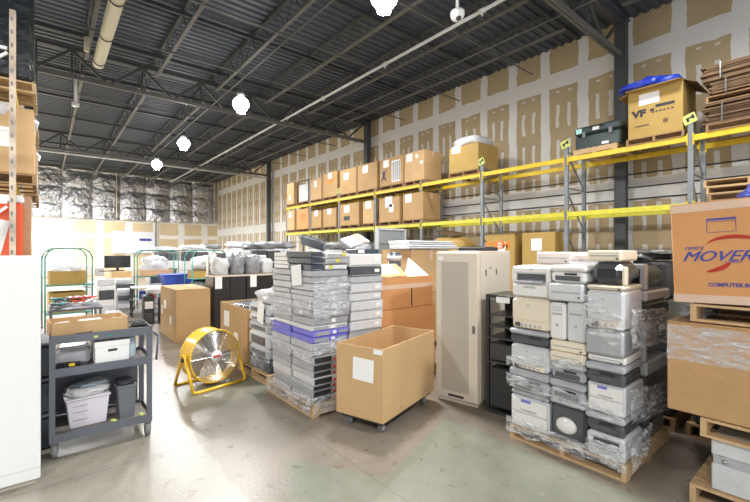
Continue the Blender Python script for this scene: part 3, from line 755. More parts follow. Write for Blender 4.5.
for x in (-Rr-.025, Rr+.025):
    q = MB().tube([(x,-.28,.03),(x,-.05,zc+.03),(x,-.0,zc+.06),(x,.05,zc+.03),(x,.26,.03)],.022,10); q.build('side_frame', M['fan'], t, True)
    MB().cyl((x-.03,0,zc),(x+.03,0,zc),.03,14).build('pivot_knob', M['ink'], t, True)
MB().tube([(-Rr-.025,-.28,.03),(-Rr+.03,-.30,.02),(Rr-.03,-.30,.02),(Rr+.025,-.28,.03)],.022,10).build('foot_bar', M['fan'], t, True)
MB().tube([(-Rr-.025,.26,.03),(-Rr+.03,.28,.02),(Rr-.03,.28,.02),(Rr+.025,.26,.03)],.022,10).build('foot_bar', M['fan'], t, True)

# ------------------------------------------------------------------ box + wrapped pallet beside fan
pallet((2.54,5.6,0),1.05,1.15,0,'wooden pallet under the shrink wrapped bundle right of the fan',None,'wood','y')
pallet((2.55,6.95,0),1.05,1.15,0,'wooden pallet under the labelled brown box behind the fan',None,'wood','y')
t = carton((2.57,6.42,.145),.9,1.3,.90,0,'brown open box with two white labels standing behind the yellow fan',m='card',opened=True,papers=[('L',.97,.62,.26,.28),('L',.5,.35,.18,.16)])
tag(MB().at(3.0,7.1,.86).blob((0,0,0),(.78,1.1,.22),.25,6).build('scrap_heap', M['prd'], None, True),'dark scrap parts filling the labelled brown box behind the fan','scrap')
random.seed(5)
zz=.142
for i,(h,m_) in enumerate(((.20,'prd'),(.16,'prm'),(.22,'prg'),(.15,'prm'),(.12,'laptop2'),(.16,'prg'))):
    t = thing('office_machine','film wrapped office machine right of the fan, '+nth(i,6,'six'),'machine',(2.58,5.64,zz),R(random.uniform(-2,2)),'machines wrapped on the pallet by the fan')
    MB().box(0,.85,0,.70,0,h,bev=.03).build('body', M[m_], t); MB().box(-.006,-.001,.1,.6,.04,h-.05).build('front_panel', M['prd'], t); zz+=h+.003
tag(MB().at(2.98,5.98,zz).blob((0,0,0),(.8,.7,.24),.3,12).build('film_bundle', M['bagw'], None, True),'bulging clear film bundle on top of the wrapped machines by the fan','bundle')
MBp = MB().at(2.545,5.85,1.05,rx=R(8)).box(0,.004,-.12,.10,-.15,.16).build('paper_note', M['paper']); tag(MBp,'white paper note stuck on the wrapped machines by the fan','note')
# brown box standing by the aisle
t = carton((2.18,9.4,0),.72,1.5,1.15,0,'tall plain brown box by the aisle, left of the black cabinets',m='card',papers=[('L',1.0,.75,.22,.2),('L',.45,.45,.15,.16),('L',1.3,.6,.12,.2)],tape=False)
# black cabinets
for i,x in enumerate((3.0,3.78)):
    t = thing('black_cabinet','black steel cabinet with pale top behind the fan, %s of the pair'%('left' if i==0 else 'right'),'cabinet',(x,9.5,0),0,'black cabinets behind the fan')
    MB().box(0,.77,0,.6,0,1.39,bev=.006).build('body', M['black'], t)
    MB().box(-.01,.775,-.02,.61,1.39,1.43,bev=.005).build('top', M['cream'], t)
    for k in (0,1): MB().box(.01+.38*k,.375+.38*k,-.016,-.001,.04,1.37,bev=.004).build('door', M['black'], t)
    MB().box(.33,.36,-.03,-.016,.7,.82).build('handle', M['chrome'], t)
    MB().at(.03+.06*i,-.022,1.12).box(0,.16,0,.004,0,.28).build('paper_label', M['paper'], t)
MB_ = None
random.seed(21)
tops = [(3.02,9.52,.38,.36,.40,'bagw'),(3.42,9.52,.36,.36,.5,'bagg'),(3.80,9.52,.38,.36,.48,'bagg'),(4.2,9.52,.32,.36,.38,'bagw')]
for i,(x,y,w,d,h,m_) in enumerate(tops):
    tag(MB().at(x+w/2,y+d/2,1.432).blob((0,0,0),(w,d,h),.25,i+30).build('wrapped_bundle', M[m_], None, True),'film wrapped bundle on the black cabinets, %s from the left'%['first','second','third','fourth'][i],'wrapped bundle','bundles on the black cabinets')

random.seed(31)
for i in range(7):
    x=3.02+.215*i; h=random.choice((.16,.22,.28))
    t=thing('office_machine','small office machine heaped on the black cabinets, %s from the left'%['first','second','third','fourth','fifth','sixth','seventh'][i],'machine',(x,9.95,1.432),R(random.uniform(-4,4)),'machines on the black cabinets')
    MB().box(0,.2,0,.16,0,h+.30,bev=.02).build('body', M[('prg','prd','prw','prm','prg','prd','prg')[i]], t); MB().box(.03,.17,-.008,-.001,.05,h*.8).build('front_panel', M['prd'], t)
# ------------------------------------------------------------------ stacked slim computers on pallet
pallet((2.46,4.16,0),1.22,1.22,0,'wooden pallet under the two tall stacks of slim grey computers',None,'wood','y')
def slim(loc, w, d, h, m_, lb, grp, style=0, rz=0.):
    t = thing('slim_computer', lb, 'computer', loc, rz, grp)
    MB().box(0,w,0,d,0,h,bev=.008).build('body', M[m_], t)
    if style==0:      # ports on the front (-Y)
        MB().box(.03,w*.45,-.005,-.0005,h*.2,h*.8).build('port_panel', M['laptop3'], t)
        MB().box(w*.52,w*.62,-.006,-.0005,h*.25,h*.75).build('connector', M['paper'], t)
        MB().box(w*.7,w*.95,-.005,-.0005,h*.3,h*.7).build('vent', M['laptop3'], t)
    elif style==1:
        MB().box(.02,w*.5,-.005,-.0005,h*.15,h*.85).build('drive_bay', M['blackm'], t)
        MB().box(w*.55,w*.72,-.006,-.0005,h*.2,h*.5).build('red_latch', M['redink'], t)
        MB().box(w*.78,w*.97,-.006,-.0005,h*.15,h*.85).build('connector', M['chrome'], t)
    else:
        MB().box(.02,w-.02,-.004,-.0005,h*.08,h*.16).build('lid_gap', M['laptop3'], t)
        if h>.09: MB().box(w*.75,w*.9,-.005,-.0005,h*.4,h*.75).build('sticker', M['paper'], t)
    return t
random.seed(3)
GA='slim computers in the wrapped stacks'
def build_stack(x, y, w, d, hs, who, styles):
    z=.142; n=len(hs)
    for i,(h,m_) in enumerate(hs):
        jx_,jy=random.uniform(-.012,.012),random.uniform(-.012,.012)
        st = styles(i,n)
        slim((x+jx_,y+jy,z),w,d,h-.004,m_,'%s slim computer, %s' % ({'violet':'violet blue'}.get(m_,'grey'), nth(i,n,who)),GA+' '+who,st,R(random.uniform(-1.2,1.2))); z+=h
    return z
hsA=[]; z=.142
while z<1.76:
    h=random.choice((.06,.07,.08,.095)); m_=random.choice(('laptop','laptop','laptop2','laptop3'))
    if .86<z<1.02: m_='violet'; h=.075
    hsA.append((h,m_)); z+=h
hsA+= [('navyh','')][:0]
hs1=hsA
za=build_stack(2.50,4.22,.53,.53,hs1,'the near left stack',lambda i,n:1 if i<7 else (0 if i<n-3 else 2))
hs2=[]; z=.142; random.seed(8)
for (h,m_) in hsA: hs2.append((h,m_)); z+=h
zb=build_stack(2.50,4.79,.53,.53,hs2,'the stack behind the black topped one',lambda i,n:0)
random.seed(14); hs3=[];z=.142
while z<1.62:
    h=random.choice((.09,.11,.13,.15)); hs3.append((h,random.choice(('laptop','laptop2','laptop2','laptop')))); z+=h
hs3+=[(.13,'prd'),(.17,'prw')]
zc_=build_stack(3.07,4.22,.54,.53,hs3,'the right stack beside the tall brown box',lambda i,n:2)
random.seed(15); hs4=[(.3,'laptop3'),(.35,'laptop'),(.3,'laptop3'),(.3,'laptop'),(.3,'laptop3')]
zd=build_stack(3.07,4.79,.54,.53,hs4,'the back right stack',lambda i,n:2)
MBp = MB().at(2.485,4.60,1.70,rx=R(-6)).box(0,.003,-.13,.13,-.14,.12).build('paper_note', M['paper']); tag(MBp,'large white paper note on the near left computer stack below the black ones','note')
def film(name, label, fn, nu=40, nv=10):
    return tag(MB().grid(fn,nu,nv,.0015).build(name, M['film'], None, True), label, 'plastic film')
from mathutils import noise as NZ
def band_x(x, y0, y1, z0, z1, dz, amp=.018, s=0):     # on a face looking to -X
    return lambda u,v:(x-.012-abs(amp*NZ.noise(Vector((u*9,v*4,s)))), y0+(y1-y0)*u, z0+dz*u+(z1-z0)*v+.03*NZ.noise(Vector((u*5,v,s+3))))
def band_y(y, x0, x1, z0, z1, dz, amp=.02, s=0):
    return lambda u,v:(x0+(x1-x0)*u, y-.014-abs(amp*NZ.noise(Vector((u*9,v*4,s)))), z0+dz*u+(z1-z0)*v+.03*NZ.noise(Vector((u*5,v,s+3))))
film('stretch_film','film skirt hanging over the pallet edge of the computer stacks',band_x(2.445,4.15,5.33,.05,.24,.0,amp=.03,s=21),40,8)
film('stretch_film','film skirt hanging over the pallet end below the ports',band_y(4.145,2.46,3.1,.04,.24,.0,amp=.03,s=22),24,8)
film('stretch_film','clear stretch film band low on the left computer stacks',band_x(2.48,4.2,5.33,.62,.74,.12,s=1))
film('stretch_film','clear stretch film band at mid height on the left computer stacks',band_x(2.48,4.2,5.33,1.22,1.40,-.1,s=2))
film('stretch_film','crumpled film band across the port side of the near left stack',band_y(4.195,2.49,3.04,1.15,1.62,.08,amp=.04,s=3))
film('stretch_film','crumpled film band low on the port side of the near left stack',band_y(4.195,2.49,3.04,.74,.88,.05,amp=.04,s=4))
# things on top of the stacks
for k in range(3):
    slim((2.50,4.25,za+.078*k),.17,.62,.074,'navy','black slim unit on the near left computer stack, '+nth(k,3,'three'),'black slim units',2,R(1.5*k-1))
    t = thing('framed_panel','pale framed panel beside the black slim units, '+nth(k,3,'three'),'panel',(2.70,4.24,za+.078*k),R(1-k),'pale framed panels')
    MB().box(0,.33,0,.5,.005,.06,bev=.006).build('frame', M['prw' if k!=1 else 'laptop'], t); MB().box(.03,.30,-.006,-.001,.015,.045).build('inset', M['laptop3' if k else 'laptop2'], t)
    MB().box(.05+.1*k,.10+.1*k,-.010,-.0065,.02,.06).build('yellow_tag', M['yellow2'], t)
t = thing('frame_stack','pale panel stack with yellow tags on the far left computer stack','panels',(2.52,4.82,zb+.002),R(2))
for k in range(4): MB().box(.0,.52,0,.46,.055*k,.055*k+.05,bev=.006).build('panel', M['laptop2' if k%2 else 'prw'], t)
for (x,z) in ((.1,.15),(.3,.2),(.42,.06)): MB().box(x,x+.05,-.012,-.001,z,z+.04).build('yellow_tag', M['yellow2'], t)
t = thing('laptop','black laptop base lying on the right computer stack','laptop',(3.2,4.26,zc_+.002),R(-3))
MB().box(0,.38,0,.28,0,.06,bev=.01).build('base', M['navy'], t); MB().box(.02,.12,-.005,-.001,.01,.055).build('sticker', M['paper'], t)
t = thing('laptop','grey laptop with brown wrist rest leaning on the right computer stack','laptop',(3.16,4.34,zc_+.07),0,None,rx=R(26),ry=R(-14))
MB().box(0,.34,0,.26,0,.03,bev=.008).build('lid', M['laptop'], t); MB().box(.22,.30,0,.26,.031,.038).build('brown_strip', M['brownpl'], t)
t = thing('keyboard','dark keyboard propped on the panels behind the black topped stack','keyboard',(2.98,4.72,zc_+.02),R(20),None,rx=R(18),ry=R(-25))
MB().box(0,.05,0,.4,0,.15,bev=.01).build('case', M['prd'], t); MB().box(.05,.054,.03,.37,.02,.13).build('keys', M['ink'], t)

# ------------------------------------------------------------------ open box on dolly
A_=math.atan2(.37,1.22)
t = thing('dolly','low black dolly with grey casters under the open brown box','dolly',(2.80,3.26,0),A_)
MB().box(.02,1.22,.02,.60,.105,.135,bev=.006).build('platform', M['blackm'], t)
for x,y in ((.10,.08),(1.10,.08),(.10,.52),(1.10,.52)):
    c = MB().box(x-.035,x+.035,y-.03,y+.03,.092,.105).box(x-.03,x-.024,y-.02,y+.02,.035,.095).box(x+.024,x+.03,y-.02,y+.02,.035,.095).build('caster', M['steel'], t)
    MB().cyl((x-.02,y,.042),(x+.02,y,.042),.041,18).build('wheel', M['rubber'], c, True); MB().cyl((x-.024,y,.042),(x+.024,y,.042),.018,12).build('hub', M['cartmat'], c, True)
t = carton((2.80,3.26,.137),1.27,.64,.80,A_,'large open brown box with a white sheet on its end, standing on a dolly','open box','card2',opened=True,tape=False)
t['group']='' ; del t['group']
MB().at(-.004,.26,.55,rx=R(2)).box(0,.003,-.14,.14,-.13,.12).build('paper_label', M['paper'], t)
MB().at(-.004,.05,.77,rx=R(0)).box(0,.003,-.045,.07,-.03,.02).build('paper_scrap', M['paper'], t)
tag(MB().at(3.2,3.62,.15,rz=A_).blob((0,0,0),(.7,.42,.22),.3,2).build('paper_wad', M['card2'], None, True),'brown packing paper lying inside the open box on the dolly','packing paper')

# ------------------------------------------------------------------ tall brown box, sheets
pallet((3.86,4.5,0),1.2,.9,0,'wooden pallet under the tall taped brown boxes',None,'wood','x')
carton((3.84,4.5,.142),1.17,.85,.96,0,'lower of the two taped brown boxes behind the open box','taped brown boxes','cardo',tape=False)
t = carton((3.86,4.52,1.115),1.13,.8,.48,R(1),'upper taped brown box with a slit and an open flap behind the open box','taped brown boxes','cardo',opened=True)
MB().box(.62,.645,-.004,-.001,.02,.34).build('slit', M['ink'], t)
MB().box(0,1.13,-.005,-.001,.30,.37).build('tape', M['tape'], t)
MB().at(0,0,.48,rx=R(34)).box(.0,.55,.01,.34,0,.01).build('flap', M['card2'], t)
MB().at(.02,.02,.50,rx=R(34)).box(.02,.40,.05,.30,.0,.008).build('paper', M['paper'], t)
q=MB(); q.prism([(0,0),(.62,0),(.28,.36)],-.012,0); o=q.build('flap', M['paper'], t); o.location=(.48,.03,.45); o.rotation_euler=(R(-28),0,0)
t = thing('film_roll','bundle of black and clear film rising behind the white flap','bundle',(4.55,5.0,1.2)); 
MB().cyl((0,0,0),(0,0,.78),.11,16).build('core', M['prd'], t, True)
for k in range(4): MB().cyl((0,0,.1+.18*k),(0,0,.18+.18*k),.125,16).build('film_wrap', M['bagw'], t, True)
t['category']='film roll'
pallet((5.55,5.6,0),1.2,.95,0,'wooden pallet under the stack topped with white panels',None,'woodd','x')
carton((5.58,5.63,.142),1.14,.9,1.0,0,'lower brown box of the stack topped with white panels','boxes under the white panels','card',)
carton((5.58,5.63,1.155),1.14,.9,.87,0,'upper brown box of the stack topped with white panels','boxes under the white panels','card2')
for k in range(4):
    t = thing('white_panel','long white shelf panel behind the cream server rack, '+nth(k,4,'four'),'panel',(5.5+.03*k,5.62+.03*k,2.04+.045*k),R(-3+2*k),'white shelf panels')
    MB().box(0,1.45,0,.6,0,.038,bev=.006).build('board', M['white' if k%2 else 'prg'], t); MB().box(.0,1.45,-.006,-.001,.004,.014).build('edge_channel', M['steel'], t)
t = thing('partition_panel','tall grey metal panel standing behind the computer stacks','panel',(5.86,7.0,0),0)
MB().box(0,.86,0,.05,.04,2.5,bev=.006).build('sheet', M['post'], t)
MB().box(-.02,.02,-.02,.07,0,2.53).box(.84,.88,-.02,.07,0,2.53).box(0,.86,-.02,.07,2.49,2.53).build('frame', M['laptop'], t)
for k in range(6): MB().box(.04,.82,-.006,-.001,.5+.33*k,.52+.33*k).build('rib', M['steel'], t)
MB().box(-.2,.1,-.2,.25,0,.02).box(.76,1.06,-.2,.25,0,.02).build('foot', M['steel'], t)

# ------------------------------------------------------------------ cream server rack
t = thing('server_rack','tall cream server rack with a perforated front door','server rack',(4.23,3.06,0),R(11.3))
MB().box(0,1.05,0,.61,.05,2.0,bev=.008).build('body', M['cream'], t)
MB().box(.03,1.0,.03,.58,0,.05).build('plinth', M['cream'], t)
d_ = MB().box(-.03,-.002,.005,.605,.06,1.98,bev=.008).build('door', M['cream'], t)
MB().box(-.034,-.030,.13,.52,.16,1.86,bev=.002).build('mesh_panel', M['creamd'], d_)
MB().box(-.042,-.031,.045,.075,.95,1.05,bev=.003).build('handle', M['steel'], d_)
MB().box(-.036,-.031,.20,.42,.09,.12).build('vent_slot', M['ink'], d_)
MB().box(-.034,-.031,.50,.57,1.88,1.93).build('sticker', M['paper'], d_)
MB().box(.02,1.03,-.012,-.001,.08,1.96,bev=.004).build('side_panel', M['cream'], t)
for x in (.16,.50): MB().box(x,x+.035,-.018,-.012,1.68,1.76,bev=.003).build('latch', M['steel'], t)
MB().box(.30,.36,-.014,-.012,1.77,1.785).build('small_mark', M['steel'], t)
t = thing('black_tray','black tray lying on top of the cream server rack','tray',(4.55,3.2,2.002),R(11))
MB().box(0,.45,0,.4,0,.05,bev=.01).build('base', M['blackm'], t); MB().box(.04,.41,.04,.36,.05,.058).build('inset', M['ink'], t)
# black open rack
t = thing('black_rack','lower open black equipment rack with shelves right of the cream server rack','rack',(4.33,2.42,0),R(8))
w,d,h=.58,.56,1.46
for x in (0,w-.04):
    for y in (0,d-.04): MB().box(x,x+.04,y,y+.04,0,h).build('post', M['black'], t)
for z in (.0,1.42): MB().box(-.004,w+.004,-.004,d+.004,z,z+.04,bev=.004).build('frame_plate', M['black'], t)
for z in (.62,.92,1.06,1.2): MB().box(.005,w-.005,.04,d-.04,z,z+.02).build('shelf', M['rackin'], t)
MB().box(.01,.35,.045,d-.045,.66,.86,bev=.006).build('drawer_unit', M['rackin'], t)
MB().box(.01,.35,.045,d-.045,.08,.56,bev=.006).build('lower_panel', M['blackm'], t)
MB().box(w-.02,w-.01,.04,d-.04,.05,1.4).build('back_panel', M['black'], t)
MB().box(-.008,-.004,.25,.42,1.37,1.44).build('paper_label', M['paper'], t)

# ------------------------------------------------------------------ printers on pallet
pallet((3.86,1.28,0),1.25,1.12,0,'wooden pallet under the wall of wrapped printers',None,'wood','y')
def printer(loc, dx, wy, h, m_, lb, kind='laser', rz=0., tilt=0., cat='printer', name='printer'):
    """front looks to -X; origin at the front near corner; dx deep, wy wide"""
    jr = random.Random(lb); loc = (loc[0]+jr.uniform(-.03,.015), loc[1]+jr.uniform(-.006,.006), loc[2]); rz += R(jr.uniform(-2.5,2.5))
    t = thing(name, lb, cat, loc, rz, None, rx=tilt)
    e = .025
    if kind == 'laser':
        MB().box(.02,dx,0,wy,0,h*.52,bev=e,seg=3 if 0 else 1) if 0 else None
        MB().box(0,dx,0,wy,0,h*.5,bev=e).box(.10,dx,0,wy,h*.5-.02,h,bev=e).box(0,.12,0,.05,h*.45,h*.93,bev=.012).box(0,.12,wy-.05,wy,h*.45,h*.93,bev=.012).box(-.004,.14,0,wy,h*.74,h*.98,bev=.02).build('body', M[m_], t)
        MB().box(.03,.098,.05,wy-.05,h*.5,h*.72).build('output_slot', M['prd'], t)
        MB().at(.0,0,h*.5,ry=R(-10)).box(-.05,.06,.06,wy-.06,0,.012).build('output_tray', M['prm'], t)
        dr_ = MB().box(-.012,-.001,.02,wy-.02,h*.06,h*.40,bev=.004).build('paper_drawer', M[m_], t)
        MB().box(-.018,-.013,wy*.35,wy*.65,h*.30,h*.36).build('handle', M['prm'], dr_)
        MB().box(-.010,-.0045,wy*.42,wy*.5,h*.86,h*.9).build('badge', M['prm'], t)
    elif kind == 'cream':
        MB().box(0,dx,0,wy,0,h,bev=e).build('body', M[m_], t)
        MB().box(-.01,-.001,.015,wy-.015,h*.30,h*.92,bev=.004).build('front_cover', M[m_], t)
        MB().box(-.012,-.001,.03,wy-.03,h*.05,h*.24,bev=.004).build('control_panel', M['prc'], t)
        for k in range(5): MB().box(-.02,-.012,.08+.05*k,.105+.05*k,h*.09,h*.17,bev=.003).build('button', M['prm'], t)
        MB().box(-.02,-.012,wy-.11,wy-.05,h*.07,h*.2,bev=.003).build('dial', M['prd'], t)
        MB().box(-.014,-.011,wy*.5,wy*.57,h*.75,h*.79).build('badge', M['prm'], t)
    elif kind == 'scanner':
        MB().box(0,dx,0,wy,0,h*.62,bev=e).build('body', M[m_], t)
        MB().box(-.015,dx+.01,-.01,wy+.01,h*.64,h,bev=.02).build('lid', M['prm' if m_!='prw' else 'prw'], t)
        MB().box(-.012,-.001,.05,wy-.05,h*.14,h*.40,bev=.003).build('output_slot', M['prd'], t)
        MB().box(-.008,-.001,.08,.2,h*.45,h*.56).build('control_panel', M['glassd'], t)
    elif kind == 'drawers':
        MB().box(0,dx,0,wy,0,h,bev=.015).build('body', M[m_], t)
        for k in range(2):
            dr_ = MB().box(-.014,-.001,.02,wy-.02,h*(.06+.46*k),h*(.46+.46*k),bev=.004).build('drawer', M['prw'], t)
            MB().box(-.02,-.015,wy*.3,wy*.7,h*(.12+.46*k),h*(.16+.46*k)).build('handle', M['prm'], dr_)
        MB().box(-.018,-.0145,wy*.45,wy*.7,h*.84,h*.93).build('blue_label', M['violet'], t)
    elif kind == 'monitor':
        MB().box(.06,dx,.04,wy-.04,.03,h-.03,bev=.06).build('housing', M[m_], t)
        MB().box(0,.07,0,wy,0,h,bev=.012).build('bezel', M['prm'], t)
        MB().box(-.004,-.0005,.05,wy-.05,.05,h-.05,bev=.001).build('screen', M['glassd'], t)
    elif kind == 'tower':
        MB().box(0,dx,0,wy,0,h,bev=.02).build('body', M[m_], t)
        MB().box(-.006,-.0005,.03,wy-.03,h*.68,h*.72).build('drive_slot', M['prm'], t)
        MB().box(-.006,-.0005,.03,wy-.03,h*.78,h*.92,bev=.002).build('drive_bay', M['prg'], t)
        MB().cyl((-.008,wy/2,h*.4),(-.001,wy/2,h*.4),.014,12).build('power_button', M['prm'], t)
    elif kind == 'flat':
        MB().box(0,dx,0,wy,0,h,bev=.015).build('body', M[m_], t)
        MB().box(-.006,-.0005,wy*.1,wy*.9,h*.45,h*.55).build('seam', M['prm'], t)
        MB().cyl((-.008,wy*.12,h*.25),(-.001,wy*.12,h*.25),.009,10).build('knob', M['prd'], t)
    elif kind == 'hood':
        MB().box(.0,dx,.02,wy,0,h,bev=.07).build('body', M[m_], t)
        MB().box(-.012,.06,-.0,.03,-.0,h*.8,bev=.008).build('side_rail', M['prc'], t)
        MB().box(-.004,-.0005,.08,wy-.08,h*.3,h*.7,bev=.001).build('window', M['glassd'], t)
    elif kind == 'round':
        MB().box(0,dx,0,wy,0,h,bev=.03).build('body', M[m_], t)
        MB().sph((-.0,wy*.55,h*.45),.10,20,10,(.35,1,.8)).build('round_cap', M['prw'], t, True)
    return t
X0=3.90
z=.142
LCOL=[(.33,'prg','drawers'),(.05,'prm','flat'),(.24,'prm','scanner'),(.26,'prg','cream'),(.16,'prd','scanner'),(.33,'prc','cream'),(.34,'prw','laser')]
LN=['light grey machine with two drawers at the bottom left of the printer pallet','thin grey slab above the bottom left machine of the printer pallet','streaky grey scanner in the left column of the printer pallet','boxy grey printer sticking out left in the printer pallet','dark topped scanner below the cream printer with buttons','cream printer with a row of round buttons in the left column','white printer with a dark paper slot at the top left of the pallet']
for (h,m_,k_),l in zip(LCOL,LN):
    dy = .04 if 'sticking' in l else 0
    printer((X0-dy,1.98,z),.46,.42-(.02 if dy else 0)+dy*.5,h-.006,m_,l,k_,R(0)); z+=h
z=.142
CC=[(.36,'prd','round','dark machine with a round white cap in the bottom middle of the pallet'),(.04,'prg','flat','thin grey tray in the middle column of the printer pallet'),
 (.20,'prm','scanner','streaky grey flatbed scanner in the lower middle column'),(.18,'prm','scanner','second streaky grey scanner below the cream slim units'),(.10,'prc','flat','lower of two slim cream units in the middle column'),(.11,'prc','flat','upper of two slim cream units in the middle column')]
for h,m_,k_,l in CC: printer((X0,1.63,z),.46,.335,h-.005,m_,l,k_); z+=h
zt=z
printer((X0-.01,1.81,zt),.45,.16,.36,'prw','narrow white tower standing in the middle of the printer pallet','tower',cat='computer',name='tower_computer')
printer((X0-.01,1.63,zt),.45,.17,.38,'prg','narrow grey tower right of the white tower on the printer pallet','tower',cat='computer',name='tower_computer')
z=zt+.385
printer((X0-.02,1.63,z),.46,.33,.17,'prg','pale grey rounded unit under the bright white scanner','flat'); z+=.175
printer((X0-.02,1.62,z),.46,.34,.17,'prw','bright white scanner with grey frame at the top middle of the pallet','scanner'); zC=z+.175
z=.142
RC=[(.22,'prg','laser','silvery film wrapped printer at the bottom right corner of the pallet'),(.17,'prd','scanner','dark machine with a small screen low in the right column'),
 (.27,'prg','drawers','machine with two pale drawers and a violet label in the right column'),(.19,'prd','scanner','dark glossy copier lid above the pale drawers'),(.07,'prw','flat','thin white tray near the middle of the right column'),(.23,'laptop3','tower','mid grey case half way up the right column'),(.36,'prg','cream','large silver grey printer near the top right of the pallet'),(.045,'prc','flat','beige frame under the dark glossy hood of the right column'),(.21,'prd','hood','dark glossy hood near the top right of the printer pallet')]
for h,m_,k_,l in RC: printer((X0-.01,1.30,z),.46,.315,h-.005,m_,l,k_); z+=h
zR=z
printer((X0+.02,1.33,zR),.44,.29,.10,'prc','low beige fax machine on top of the right column','flat')
# second rank
S=[(1.30,[(.40,'prd','laser'),(.40,'prb','scanner'),(.38,'prb','monitor'),(.30,'prgn','scanner'),(.26,'prgn','monitor')],'right'),
   (1.68,[(.5,'prm','laser'),(.45,'prg','laser'),(.45,'prm','scanner'),(.36,'prg','laser')],'middle'),
   (2.04,[(.5,'prm','laser'),(.5,'prg','laser'),(.4,'prm','scanner'),(.30,'prg','scanner')],'left')]
for y,rows,w_ in S:
    z=.142
    for i,(h,m_,k_) in enumerate(rows):
        n=len(rows)
        o=printer((4.42,y,z),.62,.35,h-.006,m_,'back rank machine of the printer pallet, %s in the %s column'%(nth(i,n,'its stack').replace(' of its stack','').replace(' from the bottom',' from bottom'),w_),k_); o['group']='back rank of the printer pallet'; z+=h
printer((4.42,2.0,1.85),.5,.40,.14,'prp','pinkish white slab with a grey mark on top of the back of the printer pallet','flat')
printer((4.42,1.55,1.845),.5,.40,.12,'prp','second pinkish white slab at the top back of the printer pallet','flat')
film('stretch_film','film skirt hanging over the pallet edge of the printers',band_x(3.84,1.6,2.42,.08,.24,.0,amp=.03,s=23),50,8)
film('stretch_film','clear film slanting over the left and middle printer columns',band_x(3.845,1.63,2.42,.90,1.0,-.12,amp=.03,s=24),50,8)
film('stretch_film','wrinkled film on the upper near side of the printer pallet',band_y(1.27,3.9,5.05,1.15,1.5,-.1,amp=.05,s=25),30,10)
film('stretch_film','diagonal clear film over the right column of printers',band_x(3.855,1.29,1.62,1.12,1.42,.18,amp=.03,s=7),24,12)
film('stretch_film','long clear film band across the lower printers',band_x(3.845,1.29,2.42,.50,.62,.08,amp=.03,s=8),60,8)
film('stretch_film','loose film wrapped round the bottom right printer corner',band_x(3.845,1.27,1.6,.10,.30,.0,amp=.05,s=9),24,10)
film('stretch_film','clear film hanging over the near side of the printer pallet',band_y(1.27,3.89,5.05,.5,.8,-.15,amp=.05,s=10),30,10)
film('stretch_film','clear film tail low on the near side of the printer pallet',band_y(1.27,3.89,4.4,.08,.3,.1,amp=.05,s=11),30,10)

for i,(x,y,h,l) in enumerate(((5.35,1.3,1.75,'behind the printer pallet'),(5.35,.1,1.5,'behind the big movers box'),(5.45,-1.1,1.6,'hidden at the far right'))):  # dark clutter eked out with added black loads that fill the shaded gap
    pallet((x,y,0),1.1,1.1,0,'pallet under the black load '+l,'pallets under black loads','woodd','y')
    t=thing('wrapped_load','load of black equipment in dark film, added as dark fill '+l,'wrapped load',(x,y,.143),0,'black loads at the right')
    for k in range(4): MB().box(.03,1.05-.03*k,.03+.02*k,1.05,k*h/4,(k+.96)*h/4,bev=.03).build('machine_layer', M[('blackm','prd','prgn','blackm')[k]], t)
    MB().blob((.5,.55,h),(.9,.9,.12),.4,i).build('loose_parts', M['prd'], t)
# ------------------------------------------------------------------ right pile: grey machine, boxes
pallet((3.98,-.35,0),1.15,1.22,0,'wooden pallet on the floor at the bottom right corner','pallets of the right pile','wood','y')
for i,y in enumerate((-.32,.22)):
    t = thing('grey_machine','pale grey metal machine under the wrapped box, %s of two'%('nearer' if i==0 else 'farther'),'machine',(4.02,y,.145),0,'grey machines at the bottom right')
    MB().box(0,1.0,0,.52,0,.20,bev=.008).box(0,1.0,0,.52,.27,.40,bev=.008).build('body', M['prg'], t)
    MB().box(.015,.99,.01,.51,.2,.27).build('band', M['prm'], t)
    MB().cyl((-.006,.44,.235),(.014,.44,.235),.014,12).build('knob', M['chrome'], t, True)
pallet((3.97,-.38,.55),1.15,1.18,0,'wooden pallet between the grey machine and the wrapped box','pallets of the right pile','wood','y')
t = carton((3.99,-.20,.695),1.12,1.22,.72,0,'film wrapped brown box under the big movers box','boxes of the right pile','cardwrap',tape=False)
MB().box(-.004,-.001,.0,1.22,.42,.70).build('film_band', M['film'], t)
MB().blob((.5,1.1,.735),(.5,.22,.09),.4,5).build('film_tuft', M['bagg'], t, True)
pallet((4.05,-.22,1.432),1.1,1.10,0,'wooden pallet between the wrapped box and the big movers box','pallets of the right pile','wood','y')
t = carton((3.97,-.29,1.622),1.15,1.29,.80,R(-5),'big orange brown box printed MOVERS at the right edge','boxes of the right pile','cardo',tape=False,rx=-R(2))
for z in (.0,.735): MB().box(-.004,-.001,0,1.29,z,z+.065).build('tape', M['tape'], t)
def L(y): return 1.29-y      # distance from the far edge
text('OFFICE', .04, M['blueink'], t, 'printed_text', (-.003,L(.085),.425), LF, shear=.3, sx=1.0)
text('MOVERS', .115, M['blueink'], t, 'printed_text', (-.003,L(.065),.335), LF, shear=.45, sx=1.15)
text('MOVERS', .115, M['blueink'], t, 'printed_text', (-.0032,L(.068),.335), LF, shear=.45, sx=1.15)
text('COMPANY', .018, M['blueink'], t, 'printed_text', (-.003,L(.34),.318), LF, shear=.2, sx=1.2)
text('COMPUTER BOX', .042, M['blueink'], t, 'printed_text', (-.003,L(.235),.135), LF, sx=.95, bold=.001)
